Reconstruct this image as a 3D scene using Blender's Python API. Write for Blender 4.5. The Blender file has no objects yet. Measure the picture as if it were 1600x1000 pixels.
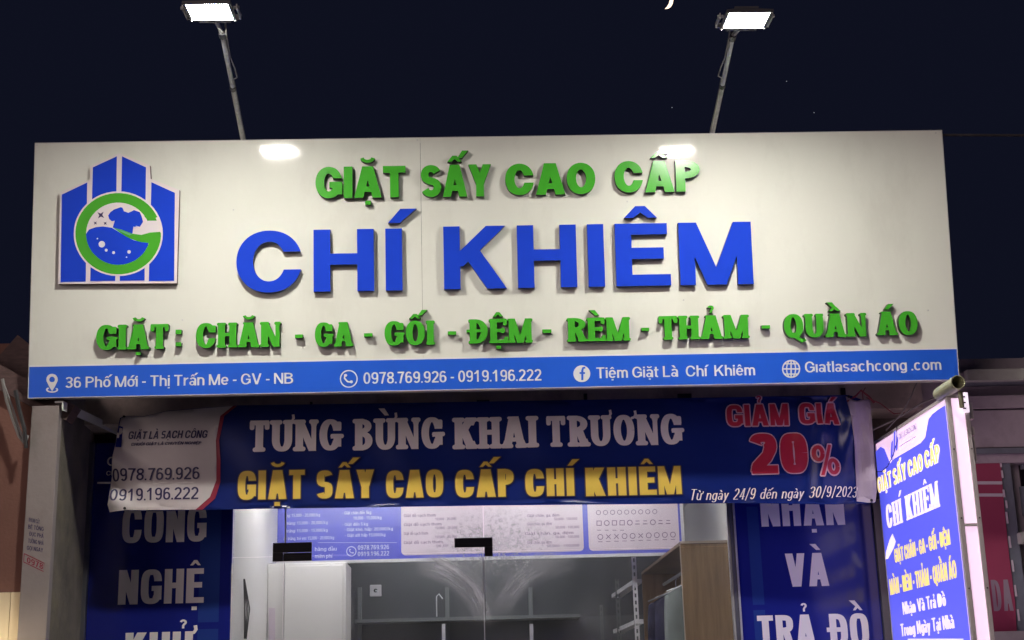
import bpy, bmesh, math, random, unicodedata
from mathutils import Vector, geometry
random.seed(7)
R = math.radians
scn = bpy.context.scene
COL = scn.collection

# ------------------------------------------------------------------ camera
PITCH, YAW, ROLL, FPX = 0.264126816, 0.0334469903, -0.0270442124, 2216.33
CAM = Vector((0, 0, 1.6))
cp, sp, cy, sy = math.cos(PITCH), math.sin(PITCH), math.cos(YAW), math.sin(YAW)
FW = Vector((sy * cp, cy * cp, sp))
_rt = Vector((cy, -sy, 0))
_up = _rt.cross(FW)
RT = _rt * math.cos(ROLL) + _up * math.sin(ROLL)
UP = -_rt * math.sin(ROLL) + _up * math.cos(ROLL)
cam = bpy.data.cameras.new("camera")
cam.sensor_width = 36
cam.lens = FPX / 1600 * 36
cam.clip_end = 3000
cam.clip_start = 0.05
co = bpy.data.objects.new("camera", cam)
COL.objects.link(co)
from mathutils import Matrix
mw = Matrix((RT, UP, -FW)).transposed().to_4x4()
mw.translation = CAM
co.matrix_world = mw
scn.camera = co

# ------------------------------------------------------------------ night sky, faint street light
world = bpy.data.worlds.new("World")
scn.world = world
world.use_nodes = True
nt = world.node_tree
bg = nt.nodes["Background"]
sky = nt.nodes.new("ShaderNodeTexSky")
sky.sky_type = 'NISHITA'
sky.sun_disc = False
sky.sun_elevation = R(-4)
sky.sun_rotation = R(200)
mixs = nt.nodes.new("ShaderNodeMixRGB")
mixs.blend_type = 'ADD'
mixs.inputs[0].default_value = 1.0
mixs.inputs[2].default_value = (0.095, 0.115, 0.28, 1)
dim = nt.nodes.new("ShaderNodeMixRGB")
dim.blend_type = 'MULTIPLY'
dim.inputs[0].default_value = 1.0
dim.inputs[2].default_value = (.02, .02, .02, 1)
nt.links.new(sky.outputs[0], dim.inputs[1])
nt.links.new(dim.outputs[0], mixs.inputs[1])
nt.links.new(mixs.outputs[0], bg.inputs[0])
bg.inputs[1].default_value = 0.047
sun = bpy.data.lights.new("sun", 'SUN')
sun.energy = 0.62
sun.angle = R(25)
sun.color = (1.0, 0.80, 0.78)
so = bpy.data.objects.new("sun", sun)
COL.objects.link(so)
so.rotation_euler = (R(77), 0, R(-36))
vs = scn.view_settings
vs.view_transform = 'Standard'
vs.look = 'None'
vs.exposure = 0
vs.gamma = 1
vs.use_curve_mapping = False
scn.cycles.max_bounces = 8
scn.cycles.transparent_max_bounces = 16


# ------------------------------------------------------------------ frames: real planes in the place
class Frame:
    def __init__(s, o, u, v):
        s.o, s.u, s.v = Vector(o), Vector(u).normalized(), Vector(v).normalized()
        s.n = s.u.cross(s.v)

    def P(s, u, v, w=0.0):
        return s.o + s.u * u + s.v * v + s.n * w

    def uv(s, px, py, w=0.0):
        d = FW * FPX + RT * (px - 800) - UP * (py - 500)
        o = s.o + s.n * w
        t = (o - CAM).dot(s.n) / d.dot(s.n)
        q = CAM + d * t - s.o
        return q.dot(s.u), q.dot(s.v)


def plane_y(y):
    return Frame((0, y, 0), (1, 0, 0), (0, 0, 1))


def plane_x(x, sgn=-1):
    return Frame((x, 0, 0), (0, sgn, 0), (0, 0, 1))


def at(px, py, Y):
    u, v = plane_y(Y).uv(px, py)
    return Vector((u, Y, v))


# ------------------------------------------------------------------ materials
def lin(c):
    c = c / 255
    return c / 12.92 if c <= .04045 else ((c + .055) / 1.055) ** 2.4


def rgb(r, g, b):
    return (lin(r), lin(g), lin(b))


def mat(name, col, rough=.5, metal=0, noise=0.0, nscale=8, bump=0.0, bscale=60, coat=0, emit=None, es=0, spec=.5,
        trans=0.0, stain=None, stain_scale=2.0, stain_amt=.5, rvar=0.0, stretch=None):
    m = bpy.data.materials.new(name)
    m.use_nodes = True
    t = m.node_tree
    b = t.nodes["Principled BSDF"]
    b.inputs["Base Color"].default_value = (*col, 1)
    b.inputs["Roughness"].default_value = rough
    b.inputs["Metallic"].default_value = metal
    b.inputs["Coat Weight"].default_value = coat
    b.inputs["Coat Roughness"].default_value = .08
    b.inputs["Specular IOR Level"].default_value = spec
    tc = t.nodes.new("ShaderNodeTexCoord")
    vec = tc.outputs["Object"]
    if stretch:
        mp = t.nodes.new("ShaderNodeMapping")
        mp.inputs["Scale"].default_value = stretch
        t.links.new(vec, mp.inputs[0])
        vec = mp.outputs[0]
    src = None
    if noise or stain:
        n = t.nodes.new("ShaderNodeTexNoise")
        n.inputs["Scale"].default_value = nscale
        n.inputs["Detail"].default_value = 6
        n.inputs["Roughness"].default_value = .65
        t.links.new(vec, n.inputs["Vector"])
        mr = t.nodes.new("ShaderNodeMapRange")
        mr.inputs[1].default_value = .3
        mr.inputs[2].default_value = .7
        mr.inputs[3].default_value = 1 - noise
        mr.inputs[4].default_value = 1 + noise
        t.links.new(n.outputs[0], mr.inputs[0])
        mx = t.nodes.new("ShaderNodeVectorMath")
        mx.operation = 'SCALE'
        mx.inputs[0].default_value = col
        t.links.new(mr.outputs[0], mx.inputs["Scale"])
        src = mx.outputs[0]
        if rvar:
            r2 = t.nodes.new("ShaderNodeMapRange")
            r2.inputs[1].default_value = .3
            r2.inputs[2].default_value = .7
            r2.inputs[3].default_value = max(0, rough - rvar)
            r2.inputs[4].default_value = rough + rvar
            t.links.new(n.outputs[0], r2.inputs[0])
            t.links.new(r2.outputs[0], b.inputs["Roughness"])
    if stain:
        n2 = t.nodes.new("ShaderNodeTexNoise")
        n2.inputs["Scale"].default_value = stain_scale
        n2.inputs["Detail"].default_value = 8
        n2.inputs["Roughness"].default_value = .7
        t.links.new(vec, n2.inputs["Vector"])
        cr = t.nodes.new("ShaderNodeMapRange")
        cr.inputs[1].default_value = .5
        cr.inputs[2].default_value = .68
        cr.inputs[3].default_value = 0
        cr.inputs[4].default_value = stain_amt
        t.links.new(n2.outputs[0], cr.inputs[0])
        mm = t.nodes.new("ShaderNodeMixRGB")
        t.links.new(cr.outputs[0], mm.inputs[0])
        t.links.new(src, mm.inputs[1])
        mm.inputs[2].default_value = (*stain, 1)
        src = mm.outputs[0]
    if src:
        t.links.new(src, b.inputs["Base Color"])
    if bump:
        n3 = t.nodes.new("ShaderNodeTexNoise")
        n3.inputs["Scale"].default_value = bscale
        n3.inputs["Detail"].default_value = 4
        t.links.new(vec, n3.inputs["Vector"])
        bp = t.nodes.new("ShaderNodeBump")
        bp.inputs["Strength"].default_value = bump
        bp.inputs["Distance"].default_value = .01
        t.links.new(n3.outputs[0], bp.inputs["Height"])
        t.links.new(bp.outputs[0], b.inputs["Normal"])
    if emit:
        b.inputs["Emission Color"].default_value = (*emit, 1)
        b.inputs["Emission Strength"].default_value = es
    if trans:
        tr = t.nodes.new("ShaderNodeBsdfTranslucent")
        if src:
            t.links.new(src, tr.inputs[0])
        else:
            tr.inputs[0].default_value = (*col, 1)
        ms = t.nodes.new("ShaderNodeMixShader")
        ms.inputs[0].default_value = trans
        out = t.nodes["Material Output"]
        t.links.new(b.outputs[0], ms.inputs[1])
        t.links.new(tr.outputs[0], ms.inputs[2])
        t.links.new(ms.outputs[0], out.inputs[0])
    return m


M = {}
M['sign_white'] = mat('sign_white_composite', (.81, .815, .74), .075, noise=.03, nscale=1.3, bump=.22, bscale=3.2,
                      stain=(.42, .39, .32), stain_scale=3.0, stain_amt=.14, stretch=(1, 1, .4), spec=.5, rvar=.02)
M['sign_blue'] = mat('sign_blue_vinyl', (.022, .125, .72), .3, noise=.04, nscale=3)
M['white_vinyl'] = mat('white_vinyl', (.8, .8, .82), .35)
M['letter_blue'] = mat('blue_acrylic', (.018, .066, .66), .16, noise=.02)
M['letter_blue_side'] = mat('blue_letter_return', (.07, .06, .12), .6)  # far darker than the face: shade of the letter sides is in the colour
M['letter_green'] = mat('green_acrylic', (.070, .45, .035), .2, noise=.05, nscale=5)
M['letter_green_side'] = mat('green_letter_return', (.035, .055, .03), .6)  # dark green return, with the underside shade put into the colour
M['logo_white'] = mat('logo_white_board', (.80, .72, .74), .3)
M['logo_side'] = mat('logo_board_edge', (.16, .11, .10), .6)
M['logo_green'] = mat('logo_green_vinyl', (.075, .42, .03), .25)
M['logo_cyan'] = mat('logo_light_green_vinyl', (.14, .5, .22), .25)
M['dark_print'] = mat('dark_ink', (.05, .03, .12), .5)
M['steel'] = mat('galvanised_steel', (.62, .62, .60), .45, metal=.25, noise=.25, nscale=25, bump=.2)
M['sign_frame'] = mat('sign_edge_trim', (.62, .61, .58), .45, noise=.1)
M['dark_steel'] = mat('dark_painted_steel', (.10, .09, .09), .5, noise=.3, nscale=6)
M['lamp_housing'] = mat('lamp_housing_grey', (.12, .12, .13), .45, metal=.3, noise=.15)
M['lamp_glass'] = mat('floodlight_lens', (.8, .8, .8), .2, emit=(1.0, .965, .88), es=520)
M['black'] = mat('black_plastic', (.012, .012, .015), .35)
M['patch'] = mat('black_patch_fitting', (.012, .011, .014), .3, noise=.2)
M['rubber'] = mat('cable_sheath', (.03, .03, .03), .6)
M['cable_grey'] = mat('grey_cable', (.25, .24, .23), .6)
M['shutter'] = mat('shutter_box_paint', (.55, .47, .41), .5, noise=.2, nscale=5, stain=(.12, .09, .07), stain_scale=3, stain_amt=.5)
M['pillar'] = mat('pillar_plaster', (.29, .25, .24), .85, noise=.06, nscale=5, bump=.25, bscale=30, stain=(.20, .16, .14),
                  stain_scale=1.6, stain_amt=.45)
M['dark_wall'] = mat('shaded_grimy_wall', (.16, .14, .11), .9, noise=.35, nscale=3, bump=.3, stain=(.28, .25, .14), stain_scale=2.5)
M['salmon'] = mat('salmon_render', (.21, .10, .075), .85, noise=.08, nscale=3, bump=.2, stain=(.20, .10, .07), stain_scale=2)
M['cream'] = mat('cream_boards', (.74, .62, .42), .7, noise=.06, nscale=4, stretch=(8, 8, .5))
M['brown_timber'] = mat('brown_timber', (.11, .065, .06), .7, noise=.3, nscale=8, stretch=(2, .5, 8))
M['mauve'] = mat('grey_mauve_metal', (.46, .40, .44), .6, noise=.12, nscale=3, stain=(.14, .11, .12), stain_scale=3)
M['fascia'] = mat('grey_fascia', (.40, .41, .37), .55, noise=.15, nscale=5, stain=(.18, .17, .15), stain_scale=5)
M['awning'] = mat('pale_awning', (.5, .5, .56), .6, noise=.1)
M['crimson'] = mat('crimson_sign_sheet', (.36, .06, .12), .5, noise=.1, nscale=2)
M['slate'] = mat('slate_frame', (.17, .19, .22), .5, noise=.2, nscale=5)
M['dark_glass'] = mat('dark_window', (.012, .008, .012), .08)
M['grey_letter'] = mat('grey_print', (.34, .28, .32), .6)
M['dash'] = mat('white_dash_print', (.62, .56, .60), .6)
M['panel_blue'] = mat('blue_window_poster', (.014, .020, .21), .12, noise=.06, nscale=2, spec=.5)
M['panel_strip'] = mat('lighter_blue_print', (.022, .05, .25), .12)
M['panel_text'] = mat('poster_white_print', (.84, .78, .78), .3)
M['alu'] = mat('aluminium_trim', (.62, .62, .64), .35, metal=.5, noise=.1)
M['alu_dark'] = mat('dark_aluminium', (.13, .13, .15), .4, metal=.4)
M['ban_blue'] = mat('banner_blue', (.011, .026, .19), .26, noise=.08, nscale=2, trans=.22, bump=.12, bscale=4)
M['ban_white'] = mat('banner_white', (.66, .60, .60), .4, noise=.05, nscale=3, trans=.15)
M['ban_red'] = mat('banner_red_edge', (.28, .02, .05), .4)
M['ban_letter'] = mat('banner_letter_white', (.84, .76, .77), .4, noise=.05)
M['ban_yellow'] = mat('banner_letter_yellow', (.86, .60, .10), .4, noise=.05, trans=.12)
M['ban_yellow_edge'] = mat('banner_yellow_outline', (.05, .03, .06), .5)
M['ban_crimson'] = mat('banner_crimson', (.46, .015, .045), .4)
M['ban_pink'] = mat('banner_pink_outline', (.62, .38, .46), .4)
M['ban_hem'] = mat('banner_hem_mauve', (.42, .34, .44), .45, noise=.12, nscale=4)
M['ban_purple'] = mat('banner_purple_sheen', (.16, .09, .34), .4, noise=.25, nscale=6, trans=.1)  # purple reflection of the lightbox as a cloth colour, not assigned to any mesh
M['ink_navy'] = mat('navy_ink', (.03, .02, .09), .5)
M['rope_red'] = mat('red_cord', (.25, .03, .05), .8)
M['room_white'] = mat('room_white_paint', (.80, .78, .775), .7, noise=.03, nscale=2, bump=.05)
M['room_grey'] = mat('room_grey_upper', (.075, .080, .083), .4, noise=.1, nscale=2)
M['room_grey2'] = mat('room_grey_lower', (.12, .125, .13), .5, noise=.1, nscale=2)
M['tile'] = mat('room_floor_tile', (.45, .43, .42), .3, noise=.1)
M['cabinet'] = mat('white_cabinet', (.70, .68, .675), .35, noise=.015, nscale=2)
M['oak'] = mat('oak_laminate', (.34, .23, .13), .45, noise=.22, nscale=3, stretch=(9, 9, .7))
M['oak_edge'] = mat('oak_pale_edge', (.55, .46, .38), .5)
M['oak_dark'] = mat('oak_shaded_laminate', (.17, .11, .075), .5, noise=.2, nscale=3, stretch=(1, .6, 8))  # darker copy of the oak, shade put into the colour
M['navy_cloth'] = mat('navy_cloth', (.018, .017, .05), .85, noise=.3, nscale=8)
M['grey_cloth'] = mat('grey_green_cloth', (.13, .15, .15), .85, noise=.15, nscale=8)
M['rack'] = mat('rack_white_enamel', (.62, .60, .62), .4, noise=.1)
M['rack_dark'] = mat('rack_grey_enamel', (.16, .17, .17), .4)
M['board_blue'] = mat('price_board_blue', (.085, .095, .52), .3, noise=.04)
M['board_pink'] = mat('price_board_pink', (.62, .53, .62), .3, noise=.03)
M['board_text'] = mat('price_board_print', (.55, .58, .80), .4)
M['board_ink'] = mat('price_board_ink', (.20, .13, .22), .5)
M['tube'] = mat('fluorescent_tube', (.9, .9, .9), .3, emit=(1, .96, .97), es=85)
M['box_light'] = mat('lightbox_lit_white', (.8, .8, .8), .35, emit=(.93, .62, .86), es=.92)
M['box_blue'] = mat('lightbox_lit_blue', (.1, .1, .5), .35, emit=(.10, .11, .86), es=.95)
M['box_white'] = mat('lightbox_lit_print', (.7, .7, .7), .35, emit=(.95, .78, .92), es=.98)
M['box_yellow'] = mat('lightbox_lit_yellow', (.7, .6, .2), .35, emit=(.93, .70, .22), es=.98)
M['box_ink'] = mat('lightbox_ink', (.1, .08, .2), .5, emit=(.30, .22, .45), es=.8)
M['box_frame'] = mat('lightbox_frame', (.62, .55, .56), .4, metal=.1, noise=.1)
M['pvc'] = mat('cream_pvc', (.44, .44, .28), .35, noise=.12, nscale=10, stain=(.28, .25, .15), stain_scale=6)
M['asphalt'] = mat('asphalt', (.055, .053, .052), .9, noise=.3, nscale=20, bump=.4, bscale=90)
M['paving'] = mat('concrete_paving', (.38, .35, .32), .85, noise=.15, nscale=6, bump=.3)
M['star'] = mat('star_glow', (0, 0, 0), .5, emit=(.8, .85, 1), es=.35)
M['moon'] = mat('moon_glow', (0, 0, 0), .5, emit=(1, .74, .55), es=2.2)
M['warm_tube'] = mat('warm_tube', (.9, .9, .9), .3, emit=(1, .84, .58), es=75)
M['room_dark'] = mat('back_wall_block', (.2, .19, .18), .9, noise=.2)


def glass_material():
    m = bpy.data.materials.new('smeared_glass')
    m.use_nodes = True
    t = m.node_tree
    for n in list(t.nodes):
        if n.type == 'BSDF_PRINCIPLED':
            t.nodes.remove(n)
    N = t.nodes.new
    L = t.links.new
    out = t.nodes["Material Output"]
    tr = N("ShaderNodeBsdfTransparent")
    tr.inputs[0].default_value = (.95, .97, .96, 1)
    gl = N("ShaderNodeBsdfGlossy")
    gl.inputs["Roughness"].default_value = .05
    fr = N("ShaderNodeFresnel")
    fr.inputs[0].default_value = 1.45
    m1 = N("ShaderNodeMixShader")
    L(fr.outputs[0], m1.inputs[0])
    L(tr.outputs[0], m1.inputs[1])
    L(gl.outputs[0], m1.inputs[2])
    # dried soap: swept arcs
    geo = N("ShaderNodeNewGeometry")
    sep = N("ShaderNodeSeparateXYZ")
    L(geo.outputs["Position"], sep.inputs[0])

    def mth(op, a, b=None, clamp=False):
        n = N("ShaderNodeMath")
        n.operation = op
        n.use_clamp = clamp
        for i, q in enumerate((a, b)):
            if q is None:
                continue
            if isinstance(q, (int, float)):
                n.inputs[i].default_value = q
            else:
                L(q, n.inputs[i])
        return n.outputs[0]

    noi = N("ShaderNodeTexNoise")
    noi.inputs["Scale"].default_value = 2.5
    noi.inputs["Detail"].default_value = 3
    L(geo.outputs["Position"], noi.inputs["Vector"])

    def arcs(px, py, r0, r1, amp, freq, q0, q1):
        c = at(px, py, YG)
        dx = mth('SUBTRACT', sep.outputs[0], c.x)
        dz = mth('SUBTRACT', sep.outputs[2], c.z)
        rr = mth('SQRT', mth('ADD', mth('MULTIPLY', dx, dx), mth('MULTIPLY', dz, dz)))
        rr = mth('ADD', rr, mth('MULTIPLY', mth('SUBTRACT', noi.outputs[0], .5), .05))
        ang = mth('ARCTAN2', dz, dx)
        comb = N("ShaderNodeCombineXYZ")
        L(mth('MULTIPLY', rr, freq), comb.inputs[0])
        L(mth('MULTIPLY', ang, 1.3), comb.inputs[1])
        n2 = N("ShaderNodeTexNoise")
        n2.inputs["Scale"].default_value = 1
        n2.inputs["Detail"].default_value = 5
        n2.inputs["Roughness"].default_value = .7
        L(comb.outputs[0], n2.inputs["Vector"])
        st = N("ShaderNodeMapRange")
        st.inputs[1].default_value = .42
        st.inputs[2].default_value = .75
        L(n2.outputs[0], st.inputs[0])

        def win(v, a, b, soft):
            lo = mth('DIVIDE', mth('SUBTRACT', v, a), soft, True)
            hi = mth('DIVIDE', mth('SUBTRACT', b, v), soft, True)
            return mth('MULTIPLY', lo, hi)
        w = mth('MULTIPLY', win(rr, r0, r1, .07), win(ang, q0, q1, .35))
        base = mth('ADD', mth('MULTIPLY', st.outputs[0], .8), .2)
        return mth('MULTIPLY', mth('MULTIPLY', w, base), amp)

    a1 = arcs(640, 1010, .37, .55, .75, 26, .2, 1.5)
    a2 = arcs(900, 1010, .38, .56, .60, 24, 1.5, 2.75)
    a4 = arcs(560, 990, .55, .62, .22, 30, -.2, 1.0)
    # pale speckled patch round the door joint: lamp glints painted onto the glass
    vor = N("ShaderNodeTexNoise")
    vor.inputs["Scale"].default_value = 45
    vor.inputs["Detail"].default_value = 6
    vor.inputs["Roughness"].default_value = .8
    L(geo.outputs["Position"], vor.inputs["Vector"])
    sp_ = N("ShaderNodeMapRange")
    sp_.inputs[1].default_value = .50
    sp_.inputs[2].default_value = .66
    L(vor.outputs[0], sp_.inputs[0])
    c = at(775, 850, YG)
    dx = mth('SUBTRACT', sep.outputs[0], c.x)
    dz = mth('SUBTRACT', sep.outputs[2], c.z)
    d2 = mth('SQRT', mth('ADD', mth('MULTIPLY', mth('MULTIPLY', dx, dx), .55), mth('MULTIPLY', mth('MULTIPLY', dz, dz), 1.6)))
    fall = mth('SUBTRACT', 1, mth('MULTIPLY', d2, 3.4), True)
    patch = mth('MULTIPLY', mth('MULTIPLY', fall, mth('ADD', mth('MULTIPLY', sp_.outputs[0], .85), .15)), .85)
    film = N("ShaderNodeMapRange")
    film.inputs[1].default_value = .45
    film.inputs[2].default_value = .75
    film.inputs[3].default_value = .015
    film.inputs[4].default_value = .06
    L(noi.outputs[0], film.inputs[0])
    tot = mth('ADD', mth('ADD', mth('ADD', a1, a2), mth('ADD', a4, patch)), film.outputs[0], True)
    df = N("ShaderNodeBsdfDiffuse")
    df.inputs[0].default_value = (.82, .82, .84, 1)
    tl = N("ShaderNodeBsdfTranslucent")
    tl.inputs[0].default_value = (.82, .82, .84, 1)
    md = N("ShaderNodeMixShader")
    md.inputs[0].default_value = .55
    L(df.outputs[0], md.inputs[1])
    L(tl.outputs[0], md.inputs[2])
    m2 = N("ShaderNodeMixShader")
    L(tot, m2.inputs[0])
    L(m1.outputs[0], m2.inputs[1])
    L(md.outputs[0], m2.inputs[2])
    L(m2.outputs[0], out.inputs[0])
    return m


# ------------------------------------------------------------------ object helpers
WL = {}


def world_of(o):
    return WL.get(o.name, Vector((0, 0, 0))) if o else Vector((0, 0, 0))


def tag(o, label=None, cat=None, group=None, kind=None):
    if label:
        o['label'] = label
    if cat:
        o['category'] = cat
    if group:
        o['group'] = group
    if kind:
        o['kind'] = kind
    return o


def thing(name, label, cat, loc, group=None):
    o = bpy.data.objects.new(name, None)
    o.empty_display_size = .1
    COL.objects.link(o)
    o.location = loc
    WL[o.name] = Vector(loc)
    return tag(o, label, cat, group)


def mesh(name, verts, faces, mats, parent=None, midx=None, smooth=False, origin=None):
    """one mesh object from world-space vertices"""
    if parent:
        org = world_of(parent)
    elif origin is not None:
        org = Vector(origin)
    else:
        xs = [v[0] for v in verts]
        ys = [v[1] for v in verts]
        zs = [v[2] for v in verts]
        org = Vector(((min(xs) + max(xs)) / 2, (min(ys) + max(ys)) / 2, min(zs)))
    me = bpy.data.meshes.new(name)
    me.from_pydata([tuple(Vector(v) - org) for v in verts], [], faces)
    if not isinstance(mats, (list, tuple)):
        mats = [mats]
    for m in mats:
        me.materials.append(m)
    if midx:
        me.polygons.foreach_set('material_index', midx)
    if smooth:
        me.polygons.foreach_set('use_smooth', [True] * len(me.polygons))
    me.update()
    o = bpy.data.objects.new(name, me)
    COL.objects.link(o)
    if parent:
        o.parent = parent
        WL[o.name] = org
    else:
        o.location = org
        WL[o.name] = org
    return o


class MB:
    def __init__(s):
        s.v, s.f, s.m, s.k = [], [], [], []

    def add(s, vs, fs, m=0):
        b = len(s.v)
        s.k.append((b, b + len(vs), len(s.f), len(s.f) + len(fs)))
        s.v += [Vector(q) for q in vs]
        s.f += [tuple(b + i for i in f) for f in fs]
        s.m += [m] * len(fs)

    def box(s, x0, x1, y0, y1, z0, z1, m=0, F=None, bev=0.0):
        """box; in frame F the axes are u, v, w"""
        bm = bmesh.new()
        bmesh.ops.create_cube(bm, size=1)
        for q in bm.verts:
            q.co = Vector(((q.co.x + .5) * (x1 - x0) + x0, (q.co.y + .5) * (y1 - y0) + y0, (q.co.z + .5) * (z1 - z0) + z0))
        if bev:
            bmesh.ops.bevel(bm, geom=bm.edges[:], offset=bev, segments=2, affect='EDGES', profile=.5)
        bm.verts.ensure_lookup_table()
        vs = [q.co.copy() for q in bm.verts]
        if F:
            vs = [F.P(q.x, q.y, q.z) for q in vs]
        s.add(vs, [[q.index for q in f.verts] for f in bm.faces], m)
        bm.free()
        return s

    def tube(s, pts, r, seg=10, m=0, caps=True):
        pts = [Vector(p) for p in pts]
        n = len(pts)
        rs = r if isinstance(r, (list, tuple)) else [r] * n
        up = Vector((0, 0, 1))
        vs = []
        prev = None
        for i, p in enumerate(pts):
            t = (pts[min(i + 1, n - 1)] - pts[max(i - 1, 0)]).normalized()
            if prev is None:
                a = t.cross(up)
                if a.length < .05:
                    a = t.cross(Vector((1, 0, 0)))
            else:
                a = prev - t * prev.dot(t)
            a.normalize()
            prev = a
            b = t.cross(a)
            for k in range(seg):
                an = 2 * math.pi * k / seg
                vs.append(p + (a * math.cos(an) + b * math.sin(an)) * rs[i])
        fs = []
        for i in range(n - 1):
            for k in range(seg):
                k2 = (k + 1) % seg
                fs.append((i * seg + k, i * seg + k2, (i + 1) * seg + k2, (i + 1) * seg + k))
        if caps:
            fs.append(tuple(reversed(range(seg))))
            fs.append(tuple((n - 1) * seg + k for k in range(seg)))
        s.add(vs, fs, m)
        return s

    def each(s, name, mt, parent):
        for v0, v1, f0, f1 in s.k:
            o = mesh(name, s.v[v0:v1], [tuple(i - v0 for i in f) for f in s.f[f0:f1]], mt, parent)
        return o

    def build(s, name, mats, parent=None, smooth=False, origin=None):
        return mesh(name, s.v, s.f, mats, parent, s.m if isinstance(mats, (list, tuple)) else None, smooth, origin)


def box(name, x0, x1, y0, y1, z0, z1, m, parent=None, bev=0.0, F=None):
    return MB().box(x0, x1, y0, y1, z0, z1, 0, F, bev).build(name, m, parent)


# ------------------------------------------------------------------ flat shapes (union of polygons)
def union(polys, extra=None):
    V, F = [], []

    def area(p):
        return sum(p[i - 1][0] * p[i][1] - p[i][0] * p[i - 1][1] for i in range(len(p))) / 2
    qs = []
    for p in polys:
        if len(p) == 4:                      # quads go in as triangles: safe when twisted
            a0, a1 = area([p[0], p[1], p[2]]), area([p[0], p[2], p[3]])
            b0, b1 = area([p[0], p[1], p[3]]), area([p[1], p[2], p[3]])
            qs += [[p[0], p[1], p[2]], [p[0], p[2], p[3]]] if a0 * a1 >= 0 else [[p[0], p[1], p[3]], [p[1], p[2], p[3]]]
        else:
            qs.append(p)
    for p in qs:
        ar = area(p)
        if abs(ar) < 1e-13:
            continue
        if ar < 0:
            p = p[::-1]
        b = len(V)
        V += [Vector((q[0], q[1])) for q in p]
        F.append(list(range(b, b + len(p))))
    if extra:
        V += [Vector(q) for q in extra]
    r = geometry.delaunay_2d_cdt(V, [], F, 0, 1e-5, True)
    tv, tf, of = r[0], r[2], r[5]
    tris = [tuple(f) for f, o in zip(tf, of) if len(o) > 0]
    used = sorted({i for f in tris for i in f})
    mp = {o: i for i, o in enumerate(used)}
    verts = [(tv[i].x, tv[i].y) for i in used]
    tris = [tuple(mp[i] for i in f) for f in tris]
    out = []
    for a, b, c in tris:
        A, B, C = verts[a], verts[b], verts[c]
        ar = (B[0] - A[0]) * (C[1] - A[1]) - (B[1] - A[1]) * (C[0] - A[0])
        if abs(ar) < 1e-12:
            continue
        out.append((a, b, c) if ar > 0 else (a, c, b))
    return verts, out


def boundary(tris):
    cnt = {}
    for a, b, c in tris:
        for e in ((a, b), (b, c), (c, a)):
            cnt[e] = cnt.get(e, 0) + 1
    return [e for e in cnt if (e[1], e[0]) not in cnt]


def grow(shape, g):
    verts, tris = shape
    polys = [[verts[i] for i in t] for t in tris]
    for a, b in boundary(tris):
        A, B = Vector(verts[a]), Vector(verts[b])
        d = B - A
        if d.length < 1e-9:
            continue
        n = Vector((d.y, -d.x)).normalized() * g
        polys.append([A, A + n, B + n, B])
        polys.append([A + Vector((math.cos(k * math.pi / 3 + .3), math.sin(k * math.pi / 3 + .3))) * g for k in range(6)])
    return union(polys)


def pen(pts, tv, th, tap=None):
    """stroke along centre-line points; tv thickness of vertical runs, th of horizontal ones"""
    pts = [Vector(p) for p in pts]
    n = len(pts)
    L, Rr = [], []
    for i, p in enumerate(pts):
        t = pts[min(i + 1, n - 1)] - pts[max(i - 1, 0)]
        t.normalize()
        h = .5 * math.hypot(tv * t.y, th * t.x)
        if tap:
            h *= tap(i / (n - 1))
        nn = Vector((-t.y, t.x))
        L.append(p + nn * h)
        Rr.append(p - nn * h)
    return [[L[i], L[i + 1], Rr[i + 1], Rr[i]] for i in range(n - 1)]


def arc(cx, cy, rx, ry, d0, d1, ex=2.0, n=None):
    n = n or max(4, int(abs(d1 - d0) / 9))
    out = []
    for i in range(n + 1):
        a = R(d0 + (d1 - d0) * i / n)
        c, s_ = math.cos(a), math.sin(a)
        out.append((cx + rx * math.copysign(abs(c) ** (2 / ex), c), cy + ry * math.copysign(abs(s_) ** (2 / ex), s_)))
    return out


def rect(x0, y0, x1, y1):
    return [(x0, y0), (x1, y0), (x1, y1), (x0, y1)]


def rrect(x0, y0, x1, y1, r, n=4):
    p = []
    for cx, cy_, a in ((x1 - r, y0 + r, -90), (x1 - r, y1 - r, 0), (x0 + r, y1 - r, 90), (x0 + r, y0 + r, 180)):
        p += [(cx + r * math.cos(R(a + 90 * i / n)), cy_ + r * math.sin(R(a + 90 * i / n))) for i in range(n + 1)]
    return p


def disc(cx, cy_, rx, ry=None, n=20):
    ry = rx if ry is None else ry
    return [(cx + rx * math.cos(2 * math.pi * k / n), cy_ + ry * math.sin(2 * math.pi * k / n)) for k in range(n)]


# ------------------------------------------------------------------ lettering drawn stroke by stroke
def style(**k):
    d = dict(tv=.19, th=.16, ex=2.2, wx=1.0, gap=.10, xh=.74, serif=0, sh=.12, mh=1.0, shear=0, space=.36, round=False, wob=0)
    d.update(k)
    d['id'] = tuple(sorted((a, b) for a, b in d.items()))
    return d


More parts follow.
